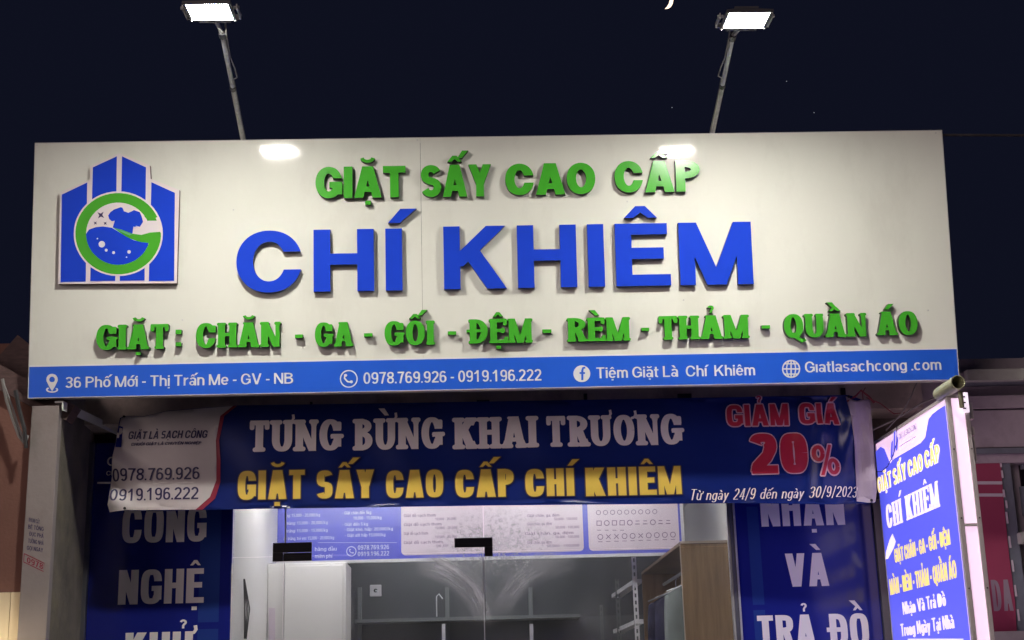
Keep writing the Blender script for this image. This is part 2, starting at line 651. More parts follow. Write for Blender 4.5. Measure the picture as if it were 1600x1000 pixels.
def glyph(ch, S):
    tv, th, ex, wx, sf, sh = S['tv'], S['th'], S['ex'], S['wx'], S['serif'], S['sh']
    dec = unicodedata.normalize('NFD', ch)
    base, marks = dec[0], dec[1:]
    if ch in 'đĐ':
        base, marks = ('d' if ch == 'đ' else 'D'), ['bar']
    a, b = tv / 2, th / 2
    P = []
    low = base.islower() or base == 'ı'
    xh = S['xh']
    top = xh if low else 1.0

    def serif(x, y, w=None, d=0):
        """foot or head serif centred at x; y 0 or top"""
        if not sf:
            return
        w = (tv if w is None else w) / 2 + sf
        y0, y1 = (y, y + sh) if y < .3 else (y - sh, y)
        P.append(rrect(x - w, y0, x + w, y1, sh * .48, 3))
        # bracket
        k = sh * .8
        if y < .3:
            P.append([(x - w * .75, y1 - sh * .3), (x + w * .75, y1 - sh * .3), (x + w * .45, y1 + k), (x - w * .45, y1 + k)])
        else:
            P.append([(x - w * .75, y0 + sh * .3), (x - w * .45, y0 - k), (x + w * .45, y0 - k), (x + w * .75, y0 + sh * .3)])

    def stem(x, y0=0.0, y1=None, s0=True, s1=True):
        y1 = top if y1 is None else y1
        P.append(rect(x - a, y0, x + a, y1))
        if s0:
            serif(x, y0)
        if s1:
            serif(x, y1)

    def bar(y, x0, x1, t=None):
        t = th if t is None else t
        P.append(rect(x0, y - t / 2, x1, y + t / 2))

    def diag(xa, ya, xb, yb, t=None):
        t = tv * 1.06 if t is None else t
        P.append([(xa - t / 2, ya), (xa + t / 2, ya), (xb + t / 2, yb), (xb - t / 2, yb)])

    def ball(x, y, r=None):
        if sf:
            r = r or sh * .85
            P.append(disc(x, y, r, r, 10))

    w = .7
    C = base
    if C in 'OQ':
        w = .80 * wx
        P += pen(arc(w / 2, .5, w / 2 - a, .5 - b, 0, 360, ex, 40), tv, th)
        if C == 'Q':
            P += pen([(w * .35, .16), (w * .5, .14), (w * .68, -.0), (w * .92, -.14), (w * 1.08, -.06)], th * 1.1, th * 1.1)
    elif C == 'C':
        w = .80 * wx
        g1, g2 = (.655, .365) if tv < .24 else (.62, .39)
        P += cut_terminals(pen(arc(w / 2, .5, w / 2 - a, .5 - b, 4, 356, ex, 50), tv, th), w, g1, g2)
        if sf:
            P.append(rrect(w - tv * 1.05, .62, w, .90, sh * .4, 3))
    elif C == 'G':
        w = .80 * wx
        P += cut_terminals(pen(arc(w / 2, .5, w / 2 - a, .5 - b, 4, 330, ex, 50), tv, th), w, .655 if tv < .24 else .63, None)
        P += [rect(w - tv, .12, w, .52), rect(w * .52, .52 - th * .9, w, .52)]
        if sf:
            P.append(rrect(w - tv * 1.05, .64, w, .92, sh * .4, 3))
            P.append(rrect(w * .5, .53 - sh, w + sf, .53, sh * .45, 3))
    elif C == 'S':
        w = .68 * wx
        r = (1 - th) / 4
        p = arc(w / 2, 1 - b - r, w / 2 - a, r, 22, 240, ex, 16) + arc(w / 2, b + r, w / 2 - a, r, 60, -158, ex, 16)
        P += pen(p, tv, th)
    elif C in 'DPRB':
        w = {'D': .76, 'P': .68, 'R': .74, 'B': .72}[C] * wx
        stem(a + (sf * .6 if sf else 0))
        x0 = a + (sf * .6 if sf else 0)
        if C == 'D':
            rx = min(w * .5, .45)
            P += pen([(x0, 1 - b)] + arc(w - a - rx, .5, rx, .5 - b, 90, -90, ex, 18) + [(x0, b)], tv, th)
        else:
            yb = {'P': .42, 'R': .46, 'B': .52}[C]
            h = (1 - yb) / 2
            ww = w * (.95 if C == 'B' else 1)
            rx = min(ww * .45, .3)
            P += pen([(x0, 1 - b)] + arc(ww - a - rx, yb + h, rx, h - b, 90, -90, ex, 14) + [(x0, yb + b)], tv, th)
            if C == 'B':
                h = (yb + th * .55) / 2
                P += pen([(x0, 2 * h - b)] + arc(w - a - rx, h, rx, h - b, 90, -90, ex, 14) + [(x0, b)], tv, th)
            if C == 'R':
                diag(w - a * .95 + (.02 if sf else 0), 0, w * .55, yb + b)
                serif(w - a * .95, 0, tv)
    elif C == 'U':
        w = .74 * wx
        P += pen([(a, 1), (a, .6)] + arc(w / 2, .38, w / 2 - a, .38 - b, 180, 360, ex, 18) + [(w - a, .6), (w - a, 1)], tv, th)
        serif(a, 1)
        serif(w - a, 1, tv * .8)
    elif C == 'H':
        w = .74 * wx
        stem(a)
        stem(w - a)
        bar(.52, a, w - a)
    elif C in ('I',):
        w = tv
        stem(a)
    elif C == 'E':
        w = .66 * wx
        stem(a)
        for y, k in ((1 - b, 1), (.52, .92), (b, 1.04)):
            bar(y, a, w * k)
        if sf:
            P.append(rrect(w - sh, .72, w + .02, 1, sh * .4, 2))
            P.append(rrect(w - sh * .8, 0, w * 1.04 + .03, .26, sh * .4, 2))
            P.append(rrect(w * .8 - sh * .5, .40, w * .8 + sh * .3, .64, sh * .4, 2))
    elif C == 'L':
        w = .58 * wx
        stem(a)
        bar(b, a, w)
        if sf:
            P.append(rrect(w - sh, 0, w, .3, sh * .4, 2))
    elif C == 'T':
        w = .68 * wx
        stem(w / 2, s1=False)
        bar(1 - b, 0, w)
        if sf:
            P.append(rrect(-.02, .70, sh, 1, sh * .45, 3))
            P.append(rrect(w - sh, .70, w + .02, 1, sh * .45, 3))
    elif C == 'A':
        w = .82 * wx
        t = tv * 1.05
        diag(t / 2, 0, w / 2 - t * .10, 1, t)
        diag(w - t / 2, 0, w / 2 + t * .10, 1, t)
        bar(.27, w * .2, w * .8, th * .85)
        serif(t / 2, 0, t * .9)
        serif(w - t / 2, 0, t * .9)
        if sf:
            P.append(rrect(w / 2 - t * .8, 1 - sh * .6, w / 2 + t * .62, 1, sh * .28, 2))
    elif C == 'V':
        w = .80 * wx
        t = tv * 1.05
        diag(w / 2 - t * .08, 0, t / 2, 1, t)
        diag(w / 2 + t * .08, 0, w - t / 2, 1, t)
    elif C == 'Y':
        w = .76 * wx
        t = tv * 1.05
        diag(w / 2, .4, t / 2, 1, t)
        diag(w / 2, .4, w - t / 2, 1, t)
        P.append(rect(w / 2 - a, 0, w / 2 + a, .46))
        serif(w / 2, 0)
    elif C == 'K':
        w = .78 * wx
        stem(a)
        t = tv * 1.18
        diag(a + .02, .36, w - t * .52, 1, t)
        diag(w - t / 2, 0, w * .42, .62, t)
        serif(w - t * .5, 0, tv)
        serif(w - t * .55, 1, tv)
    elif C == 'N':
        w = .76 * wx
        stem(a)
        if sf:
            P.append(rect(w - tv * .62, 0, w, 1))
            serif(w - tv * .31, 1, tv * .6)
            diag(w - a * .9, 0, a, 1, tv * .98)
        else:
            stem(w - a, s0=False)
            diag(w - a * 1.1, 0, a * 1.1, 1, tv * (1.1 if tv < .3 * w else .95))
    elif C == 'M':
        w = .92 * wx
        k = min(tv * (.78 if sf else .95), w * .245)
        P.append(rect(0, 0, k, 1))
        P.append(rect(w - k, 0, w, 1))
        serif(k / 2, 0, k)
        serif(w - k / 2, 0, k)
        serif(k / 2, 1, k)
        serif(w - k / 2, 1, k)
        diag(w / 2 - k * .08, 0, k * .62, 1, k * 1.08)
        diag(w / 2 + k * .08, 0, w - k * .62, 1, k * 1.08)
    # ---- lower case
    elif C in 'oceabdgpq':
        w = .60 * wx
        r = (w / 2 - a, xh / 2 - b)
        c_ = (w / 2, xh / 2)
        if C == 'o':
            P += pen(arc(*c_, *r, 0, 360, ex, 26), tv, th)
        elif C == 'c':
            P += pen(arc(*c_, *r, 42, 318, ex, 20), tv, th)
        elif C == 'e':
            P += pen(arc(*c_, *r, 0, 322, ex, 22), tv, th)
            bar(xh / 2, a, w - a * .6, th * .75)
        elif C == 'a':
            w = .57 * wx
            P.append(rect(w - tv, 0, w, xh * .7))
            P += pen(arc(w / 2, xh * .68, w / 2 - a, xh * .32 - b, 0, 155, ex, 12), tv, th)
            P += pen(arc(w * .42, xh * .29, w * .42 - a * .9, xh * .29 - b * .9, 0, 360, 2, 18), tv * .9, th * .85)
        elif C == 'g':
            P += pen(arc(*c_, *r, 0, 360, ex, 24), tv, th)
            P += pen([(w - a, xh), (w - a, 0)] + arc(w / 2, -.02, w / 2 - a, .20 - b, 0, -150, 2, 10), tv, th)
        elif C == 'd':
            P += pen(arc(*c_, *r, 0, 360, ex, 24), tv, th)
            P.append(rect(w - tv, 0, w, 1))
        elif C == 'p':
            P += pen(arc(*c_, *r, 0, 360, ex, 24), tv, th)
            P.append(rect(0, -.26, tv, xh))
        elif C == 'b':
            P += pen(arc(*c_, *r, 0, 360, ex, 24), tv, th)
            P.append(rect(0, 0, tv, 1))
    elif C in 'hn':
        w = .58 * wx
        P.append(rect(0, 0, tv, 1 if C == 'h' else xh))
        P += pen([(w - a, 0)] + arc(w / 2, xh * .6, w / 2 - a, xh * .4 - b, 0, 180, ex, 14) + [(a, xh * .45)], tv, th)
    elif C == 'u':
        w = .58 * wx
        P.append(rect(w - tv, 0, w, xh))
        P += pen([(a, xh)] + arc(w / 2, xh * .4, w / 2 - a, xh * .4 - b, 180, 360, ex, 14), tv, th)
    elif C == 'm':
        w = .88 * wx
        P.append(rect(0, 0, tv, xh))
        q = w / 4 + a / 2 - a * .5
        for x in (w / 2, w - a):
            xl = x - (w / 2 - a)
            mid = (x + xl) / 2
            P += pen([(x, 0)] + arc(mid, xh * .62, (x - xl) / 2, xh * .38 - b, 0, 180, ex, 12), tv, th)
    elif C in 'iı':
        w = tv
        P.append(rect(0, 0, tv, xh))
        if C == 'i' and not any(m in '\u0301\u0300\u0309' for m in marks):
            P.append(rect(0, xh + .10, tv, xh + .24))
    elif C == 'l':
        w = tv
        P.append(rect(0, 0, tv, 1))
    elif C == 'r':
        w = .38 * wx
        P.append(rect(0, 0, tv, xh))
        P += pen(arc(w + .02, xh * .5, w - a + .02, xh * .5 - b, 180, 92, 2, 8), tv, th)
    elif C == 's':
        w = .52 * wx
        r = (xh - th) / 4
        p = arc(w / 2, xh - b - r, w / 2 - a, r, 22, 240, ex, 12) + arc(w / 2, b + r, w / 2 - a, r, 60, -158, ex, 12)
        P += pen(p, tv * .92, th * .85)
    elif C == 't':
        w = .36 * wx
        P.append(rect(w * .2, .1, w * .2 + tv, .95))
        P += pen(arc(w * .2 + a + .12, .14, .12, .14 - b, 180, 290, 2, 6), tv, th)
        bar(xh - b, 0, w)
    elif C == 'y':
        w = .58 * wx
        diag(w / 2, 0, a, xh)
        diag(w / 2 - .12, -.26, w - a, xh)
        bar(-.26 + b, w * .08, w / 2 - .1)
    elif C == 'v':
        w = .56 * wx
        diag(w / 2, 0, a, xh)
        diag(w / 2, 0, w - a, xh)
    elif C == 'k':
        w = .56 * wx
        P.append(rect(0, 0, tv, 1))
        diag(a, .25, w - a * 1.2, xh)
        diag(w - a, 0, w * .45, xh * .55)
    elif C == 'f':
        w = .40 * wx
        P.append(rect(.1, 0, .1 + tv, .75))
        P += pen(arc(.1 + a + .17, .76, .17, .24 - b, 180, 85, 2, 8), tv, th)
        bar(xh - b, 0, w)
    # ---- figures
    elif C == '0':
        w = .60 * wx
        P += pen(arc(w / 2, .5, w / 2 - a, .5 - b, 0, 360, ex, 30), tv, th)
    elif C == '1':
        w = .60 * wx
        P.append(rect(w * .42, 0, w * .42 + tv, 1))
        P += pen([(w * .06, .70), (w * .30, .78), (w * .52, .96)], th, th)
    elif C == '2':
        w = .60 * wx
        P += pen(arc(w / 2, .70, w / 2 - a, .30 - b, 165, -20, ex, 14) + [(w * .62, .42), (w * .22, .15), (a, b)], tv, th * 1.05)
        bar(b, a * .2, w)
    elif C == '3':
        w = .60 * wx
        P += pen(arc(w / 2, .74, w / 2 - a, .26 - b, 160, -85, ex, 14), tv, th)
        P += pen(arc(w / 2, .28, w / 2 - a, .28 - b, 85, -160, ex, 14), tv, th)
        P.append(rect(w * .32, .48, w * .6, .48 + th * .8))
    elif C == '4':
        w = .60 * wx
        P.append(rect(w * .58, 0, w * .58 + tv, 1))
        bar(.27, 0, w)
        P.append([(0, .2), (tv * .9, .2), (w * .58 + tv * .6, 1), (w * .58 - tv * .2, 1)])
    elif C == '5':
        w = .60 * wx
        bar(1 - b, tv * .5, w * .95)
        P.append(rect(tv * .35, .46, tv * 1.2, 1))
        P += pen(arc(w / 2, .32, w / 2 - a, .32 - b, 135, -155, ex, 16), tv, th)
    elif C in '69':
        w = .60 * wx
        p = []
        p += pen(arc(w / 2, .32, w / 2 - a, .32 - b, 0, 360, ex, 24), tv, th)
        p += pen([(a, .32), (a + .01, .55)] + arc(w / 2, .62, w / 2 - a, .38 - b, 175, 38, ex, 12), tv, th)
        if C == '9':
            p = [[(w - q[0], 1 - q[1]) for q in pl] for pl in p]
        P += p
    elif C == '7':
        w = .58 * wx
        bar(1 - b, 0, w)
        P += pen([(w - a, 1 - b * .6), (w * .62, .6), (w * .38, 0)], tv, th)
    elif C == '8':
        w = .60 * wx
        P += pen(arc(w / 2, .745, w / 2 - a * 1.15, .255 - b, 0, 360, ex, 22), tv * .95, th)
        P += pen(arc(w / 2, .275, w / 2 - a, .275 - b, 0, 360, ex, 22), tv, th)
    elif C == '.':
        w = tv * .9
        P.append(rect(0, 0, w, th * 1.1))
    elif C == ',':
        w = tv * .9
        P.append([(0, th), (0, 0), (w * .2, -.18), (w, 0), (w, th)])
    elif C == ':':
        w = tv
        P += [rect(0, .12, tv, .12 + th * 1.2), rect(0, .62, tv, .62 + th * 1.2)]
    elif C == '-':
        w = .30 * wx
        P.append(rect(0, .34, w, .34 + th))
    elif C == '/':
        w = .42 * wx
        diag(tv * .5, -.1, w - tv * .5, 1.05, tv * .8)
    elif C == '%':
        w = 1.0 * wx
        P += pen(arc(w * .24, .72, w * .24 - a, .28 - b, 0, 360, 2, 18), tv, th)
        P += pen(arc(w * .78, .28, w * .24 - a, .28 - b, 0, 360, 2, 18), tv, th)
        diag(w * .34, -.02, w * .72, 1.02, tv * .8)
    else:
        P.append(rect(0, 0, .01, .01))
    # ---- marks
    y = top + .09
    mx = w / 2
    has_circ = '\u0302' in marks
    k = min(1.0, max(.62, tv / .16)) * S['mh']
    for m_ in marks:
        if m_ == 'bar':
            if base == 'D':
                P.append(rect(-tv * .45 + (sf * .6 if sf else 0), .52 - th * .42, tv * 1.7, .52 + th * .42))
            else:
                P.append(rect(w - tv * 2.1, .82 - th * .35, w + tv * .45, .82 + th * .35))
        elif m_ == '\u0302':
            q = .22 * k * (min(1.1, max(.8, w / .7)))
            P.append([(mx - q, y), (mx - q * .3, y + .19 * k), (mx + q * .3, y + .19 * k), (mx + q, y), (mx + q * .45, y),
                      (mx, y + .085 * k), (mx - q * .45, y)])
        elif m_ == '\u0306':
            P += pen(arc(mx, y + .20 * k, .17 * k, .13 * k, 190, 350, 2, 12), .11 * k, .10 * k)
        elif m_ in '\u0301\u0300':
            x = mx + (.20 * k if has_circ else .03)
            yy = y + (.12 * k if has_circ else 0)
            if m_ == '\u0300' and has_circ:
                x = mx - .02
                yy = y + .15 * k
            p = [(x - .10 * k, yy), (x + .06 * k, yy + .23 * k), (x + .27 * k, yy + .23 * k), (x + .05 * k, yy)]
            if m_ == '\u0300':
                p = [(2 * x - q[0], q[1]) for q in p]
            P.append(p)
        elif m_ == '\u0309':
            yy = y + (.16 if has_circ else .0)
            P += pen(arc(mx, yy + .22 * k, .075 * k, .07 * k, 170, -60, 2, 10) + [(mx, yy + .10 * k), (mx, yy)], .075 * k, .07 * k)
        elif m_ == '\u0323':
            P.append(rect(mx - .085 * k, -.10 - .13 * k, mx + .085 * k, -.10))
        elif m_ == '\u031b':
            xx = w - a if base in 'Uu' else w * .86
            yy = top - .08 if base in 'Uu' else top - .12
            P += pen([(xx, yy), (xx + .12, yy + .04), (xx + .17, yy + .13), (xx + .15, yy + .25)], .09, .08)
    if S['shear']:
        P = [[(q[0] + q[1] * S['shear'], q[1]) for q in pl] for pl in P]
    return union(P), w


def clip_half(poly, y0, keep_above):
    out = []
    n = len(poly)
    for i in range(n):
        a, b = poly[i], poly[(i + 1) % n]
        ia = (a[1] >= y0) == keep_above
        ib = (b[1] >= y0) == keep_above
        if ia:
            out.append((a[0], a[1]))
        if ia != ib:
            t = (y0 - a[1]) / (b[1] - a[1])
            out.append((a[0] + (b[0] - a[0]) * t, y0))
    return out


def cut_terminals(quads, w, yt, yb, cy_=.5):
    out = []
    for q in quads:
        mx = sum(p[0] for p in q) / len(q)
        my = sum(p[1] for p in q) / len(q)
        if mx > w * .5 and my > cy_ and yt:
            q = clip_half(q, yt, True)
        elif mx > w * .5 and my < cy_ and yb:
            q = clip_half(q, yb, False)
        if len(q) >= 3:
            out.append(q)
    return out


_gc = {}


def gget(ch, S, g=0):
    k = (ch, S['id'], g)
    if k not in _gc:
        if g:
            s0, w = gget(ch, S)
            _gc[k] = (grow(s0, g), w)
        else:
            _gc[k] = glyph(ch, S)
    return _gc[k]


def layout(txt, S, g=0):
    x = 0
    out = []
    for ch in txt:
        if ch == ' ':
            x += S['space']
            continue
        sh_, w = gget(ch, S, g)
        out.append((ch, sh_, x))
        x += w + S['gap']
    return out, x - S['gap']


def solid(name, shape, place, w0, w1, mats, parent, sides=True):
    """shape (verts, tris) -> slab; place(x, y, w) gives the world point"""
    verts, tris = shape
    n = len(verts)
    V = [place(x, y, w1) for x, y in verts]
    F = list(tris)
    mi = [0] * len(F)
    if sides:
        V += [place(x, y, w0) for x, y in verts]
        for a, b in boundary(tris):
            F.append((a, a + n, b + n, b))
            mi.append(1 if len(mats) > 1 else 0)
    return mesh(name, V, F, mats, parent, mi)


def write(F, txt, S, L, Rx, cap, mats, parent, w0=0, w1=.0012, name='lettering', split=False, g=0, warp=None, yR=None):
    """text with baseline starting at pixel L=(px,py) and ending at px Rx, caps cap pixels high, on plane F"""
    u0, v0 = F.uv(*L)
    u1, v1 = F.uv(Rx, L[1] if yR is None else yR)
    _, vt = F.uv(L[0], L[1] - cap)
    if yR is not None:
        v0 = (v0 + v1) / 2
    H = vt - F.uv(*L)[1]
    return write_uv(F, txt, S, u0, v0, u1 - u0, H, mats, parent, w0, w1, name, split, g, warp)


def write_uv(F, txt, S, u0, v0, W, H, mats, parent, w0=0, w1=.0012, name='lettering', split=False, g=0, warp=None):
    lay, tot = layout(txt, S, g)
    kx = W / tot
    base = warp or (lambda u, v, w: F.P(u, v, w))
    if split:
        for ch, sh_, x in lay:
            solid(name, sh_, lambda a_, b_, w, x=x: base(u0 + (x + a_) * kx, v0 + b_ * H, w), w0, w1, mats, parent)
        return
    words, k = [], 0
    for wd in txt.split(' '):
        if wd:
            words.append(lay[k:k + len(wd)])
            k += len(wd)
    for grp in words:
        V, T = [], []
        for ch, (vv, tt), x in grp:
            o = len(V)
            V += [(x + q[0], q[1]) for q in vv]
            T += [tuple(i + o for i in t) for t in tt]
        if warp and H > .05:
            # finer mesh so that the print follows the folds
            V, T, stack, mid = list(V), [], list(T), {}
            while stack:
                t = stack.pop()
                ln = [math.hypot((V[t[k]][0] - V[t[(k + 1) % 3]][0]) * kx, (V[t[k]][1] - V[t[(k + 1) % 3]][1]) * H) for k in range(3)]
                k = ln.index(max(ln))
                if ln[k] < .03:
                    T.append(t)
                    continue
                a_i, b_i, c_i = t[k], t[(k + 1) % 3], t[(k + 2) % 3]
                key = (min(a_i, b_i), max(a_i, b_i))
                if key not in mid:
                    mid[key] = len(V)
                    V.append(((V[a_i][0] + V[b_i][0]) / 2, (V[a_i][1] + V[b_i][1]) / 2))
                m_i = mid[key]
                stack += [(a_i, m_i, c_i), (m_i, b_i, c_i)]
        solid(name, (V, T), lambda a_, b_, w: base(u0 + a_ * kx, v0 + b_ * H, w), w0, w1, mats, parent, sides=(w1 - w0) > .003)


def flat(F, polys, m, parent, w, name, w0=None, warp=None, px=True, mats=None, extra=None):
    """printed or raised patch: polygons in pixels (or plane metres) on plane F"""
    if px:
        polys = [[F.uv(*q) for q in p] for p in polys]
    sh_ = union(polys, extra)
    base = warp or (lambda u, v, w_: F.P(u, v, w_))
    return solid(name, sh_, base, 0 if w0 is None else w0, w, mats or [m], parent, sides=w0 is not None)


# ------------------------------------------------------------------ lettering styles
BIG = style(tv=.215, th=.18, ex=2.1, gap=.15, mh=1.0, wx=1.05)
TOPROW = style(tv=.26, th=.215, ex=2.1, gap=.05, wx=1.0)
GREEN3 = style(tv=.255, th=.14, ex=2.1, gap=.085, wx=.90, serif=.045, sh=.12)
STRIP = style(tv=.155, th=.125, ex=2.2, gap=.085, wx=.98, space=.27)
SERIF = style(tv=.26, th=.155, ex=2.1, gap=.11, wx=.92, serif=.085, sh=.14)
COND = style(tv=.235, th=.18, ex=2.9, gap=.075, wx=.72, space=.28)
CONDB = style(tv=.20, th=.16, ex=3.2, gap=.07, wx=.68, mh=.8)
REDS = style(tv=.23, th=.19, ex=3.2, gap=.09, wx=.90, space=.28)
SCRIPT = style(tv=.13, th=.05, ex=2.0, gap=.10, wx=.82, shear=.30, space=.42, xh=.62)
GRAF = style(tv=.20, th=.17, ex=3.0, gap=.10, wx=.95, shear=.2, space=.3)
SMALL = style(tv=.15, th=.13, ex=2.1, gap=.09, wx=.92, space=.28)
BOXC = style(tv=.19, th=.13, ex=2.4, gap=.07, wx=.8, space=.25)

# ------------------------------------------------------------------ ground
YG = 8.12          # plane of the shop glass
ground = box('ground', -60, 60, -40, 60, -.3, -.004, M['paving'])
tag(ground, kind='structure')
road = mesh('road', [(-60, -40, 0), (60, -40, 0), (60, 4.4, 0), (-60, 4.4, 0)], [(0, 1, 2, 3)], M['asphalt'])
tag(road, kind='structure')
pave = box('pavement', -60, 60, 4.4, 8.0, 0, .13, M['paving'])
tag(pave, kind='structure')

# ------------------------------------------------------------------ moon and stars
mp = at(1045, 6, 1500.0)
F = plane_y(1500.0)


def crescent(px, py, s):
    o = [(px + s * .9 * math.cos(R(t)), py + s * math.sin(R(t))) for t in range(-78, 100, 12)]
    i = [(px - s * .40 + s * .95 * math.cos(R(t)), py - s * .12 + s * .93 * math.sin(R(t))) for t in range(88, -78, -12)]
    return o + i


moon = solid('moon', union([[F.uv(*q) for q in [(1039, 14), (1044, 13.5), (1048, 11), (1051, 6), (1052, 0), (1051, -7), (1048, -13), (1047, -7), (1046.5, 0), (1045, 6), (1042, 11)]]]), lambda u, v, w: F.P(u, v, w), 0, .8, [M['moon']], None)
tag(moon, 'thin orange crescent moon high in the night sky left of the right floodlight', 'moon')
for px, py, lab in ((1229, 127, 'faint star right of the right floodlight arm, upper one of the right pair'),
                    (1272, 176, 'faint star nearest the sign top, lower one of the right pair'),
                    (1050, 168, 'faint star just left of the right floodlight arm')):
    b_ = bmesh.new()
    bmesh.ops.create_icosphere(b_, subdivisions=1, radius=.55)
    c = at(px, py, 1490.0)
    o = mesh('star', [c + q.co for q in b_.verts], [[q.index for q in f.verts] for f in b_.faces], M['star'])
    b_.free()
    tag(o, lab, 'star', 'stars above the shop sign')

# ------------------------------------------------------------------ main sign
ST = 0.114655810
SX0, SY, SZ0, SH, SW = -2.28548304, 7.3, 1.6 + 1.60372281, 1.36453993, 4.89781581
SF = Frame((SX0, SY, SZ0), (1, 0, 0), (0, -math.sin(ST), math.cos(ST)))
SUV = SF.uv
sign = thing('shop_sign', 'large white laundry shop sign reading CHÍ KHIÊM, lit by two floodlights', 'sign', (SX0 + SW / 2, SY, SZ0))
vb = SH * 47.0 / 397.5          # top of the blue strip
# three composite sheets with fine joints
cuts = [0, SF.uv(659, 400)[0], SW]
for a_, b_ in zip(cuts[:-1], cuts[1:]):
    box('face_sheet', a_ + (.0008 if a_ else 0), b_ - (.0008 if b_ < SW else 0), vb + .008, SH, -.004, 0, M['sign_white'], sign, F=SF)
box('blue_strip', 0, SW, 0, vb, -.004, .0005, M['sign_blue'], sign, F=SF)
box('white_line', 0, SW, vb, vb + .008, -.004, .0008, M['white_vinyl'], sign, F=SF)
t_ = MB()
t_.box(-.004, 0, -.004, SH + .004, -.10, .001, F=SF)
t_.box(SW, SW + .005, -.004, SH + .004, -.10, .001, F=SF)
t_.box(0, SW, SH, SH + .004, -.10, .001, F=SF)
t_.box(0, SW, -.004, 0, -.10, .001, F=SF)
t_.each('edge_trim', M['sign_frame'], sign)
t_ = MB()
for u in [0.03 + i * (SW - .06) / 5 for i in range(6)]:
    t_.box(u - .02, u + .02, .02, SH - .02, -.05, -.0045, F=SF)
for v in (.04, SH / 2, SH - .04):
    t_.box(.05, SW - .05, v - .02, v + .02, -.09, -.05, F=SF)
t_.build('steel_frame', M['dark_steel'], sign)
sc_ = MB()
for px, py in ((365, 328), (285, 500), (235, 557), (1450, 485), (980, 315), (652, 219), (1462, 208), (58, 227), (1068, 469)):
    u, v = SF.uv(px, py)
    sc_.tube([SF.P(u, v, 0), SF.P(u, v, .003)], .0045, 8)
sc_.each('rivet', M['steel'], sign)
# joint line
u = SF.uv(659, 400)[0]
# row 2: CHÍ KHIÊM
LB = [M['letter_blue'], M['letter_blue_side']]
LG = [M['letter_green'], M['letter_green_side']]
D2 = .032


def row(words, S, mats, d, **kw):
    for txt, xl, xr, yb, cap in words:
        # the face stands d proud of the sheet: measure on the plane of the face
        u0, v0 = SF.uv(xl, yb, d)
        u1, _ = SF.uv(xr, yb, d)
        H = SF.uv(xl, yb - cap, d)[1] - v0
        write_uv(SF, txt, S, u0, v0, u1 - u0, H, mats, sign, 0, d, 'letter', split=True)


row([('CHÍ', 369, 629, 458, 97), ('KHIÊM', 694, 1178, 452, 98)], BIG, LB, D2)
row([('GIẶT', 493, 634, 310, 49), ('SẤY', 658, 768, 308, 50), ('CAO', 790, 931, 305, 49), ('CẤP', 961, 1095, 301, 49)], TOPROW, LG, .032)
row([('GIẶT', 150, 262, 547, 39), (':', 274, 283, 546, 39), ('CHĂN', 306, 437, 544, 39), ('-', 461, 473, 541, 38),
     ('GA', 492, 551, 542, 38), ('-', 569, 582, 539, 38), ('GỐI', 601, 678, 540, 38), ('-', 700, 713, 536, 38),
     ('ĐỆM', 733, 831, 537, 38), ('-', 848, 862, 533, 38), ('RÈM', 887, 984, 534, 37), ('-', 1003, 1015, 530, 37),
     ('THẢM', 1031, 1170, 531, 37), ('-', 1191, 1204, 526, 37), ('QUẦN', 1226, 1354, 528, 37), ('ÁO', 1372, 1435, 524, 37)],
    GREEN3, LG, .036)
# strip print
WV = [M['white_vinyl']]
write(SF, '36 Phố Mới - Thị Trấn Me - GV - NB', STRIP, (102, 606), 458, 17, WV, sign, .0005, .0016, yR=599.5)
write(SF, '0978.769.926 - 0919.196.222', STRIP, (568, 600), 846, 18, WV, sign, .0005, .0016, yR=594.5)
write(SF, 'Tiệm Giặt Là  Chí  Khiêm', STRIP, (932, 592.5), 1180, 17, WV, sign, .0005, .0016, yR=585)
write(SF, 'Gıatlasachcong .com', STRIP, (1258, 582), 1471, 17, WV, sign, .0005, .0016, yR=578)


def ring(px, py, r, t, n=28):
    return [[(px + (r) * math.cos(a), py + r * math.sin(a)), (px + r * math.cos(b), py + r * math.sin(b)),
             (px + (r - t) * math.cos(b), py + (r - t) * math.sin(b)), (px + (r - t) * math.cos(a), py + (r - t) * math.sin(a))]
            for a, b in [(2 * math.pi * k / n, 2 * math.pi * (k + 1) / n) for k in range(n)]]


def handset(px, py, s):
    p = pen([(px - s * .45, py - s * .55), (px - s * .52, py - s * .1), (px - s * .1, py + s * .38), (px + s * .5, py + s * .5)],
            s * .22, s * .22)
    p.append(disc(px - s * .36, py - s * .5, s * .24, s * .2, 10))
    p.append(disc(px + s * .46, py + s * .42, s * .22, s * .22, 10))
    return p


# pin
pin = ring(81.5, 593, 9, 4.6, 20)
pin.append([(73.6, 597), (89.4, 597), (86, 604), (81.5, 611.5), (77, 604)])
pin2 = [[(81.5 + 9.6 * math.cos(R(t)), 609 + 4.6 * math.sin(R(t))), (81.5 + 9.6 * math.cos(R(t + 15)), 609 + 4.6 * math.sin(R(t + 15))),
         (81.5 + 6.8 * math.cos(R(t + 15)), 609 + 2.6 * math.sin(R(t + 15))), (81.5 + 6.8 * math.cos(R(t)), 609 + 2.6 * math.sin(R(t)))]
        for t in range(-40, 220, 15)]
pin = [[q for q in p] for p in pin]
flat(SF, [[(x, y) for x, y in p] for p in pin + pin2], M['white_vinyl'], sign, .0016, 'pin_symbol')
pin = None
flat(SF, ring(545, 592, 14, 1.9) + handset(544, 592, 11), M['white_vinyl'], sign, .0016, 'phone_symbol')
flat(SF, [disc(909, 584, 13.2, 13.2, 28)], M['white_vinyl'], sign, .0016, 'social_symbol')
flat(SF, pen([(914.5, 574.5), (911, 575), (909.8, 579), (909.8, 594)], 3.4, 3.0) + [rect(905.5, 581.5, 914, 584.4)],
     M['sign_blue'], sign, .0024, 'letter_f_print')
gl = ring(1236, 576.5, 14.3, 2.2)
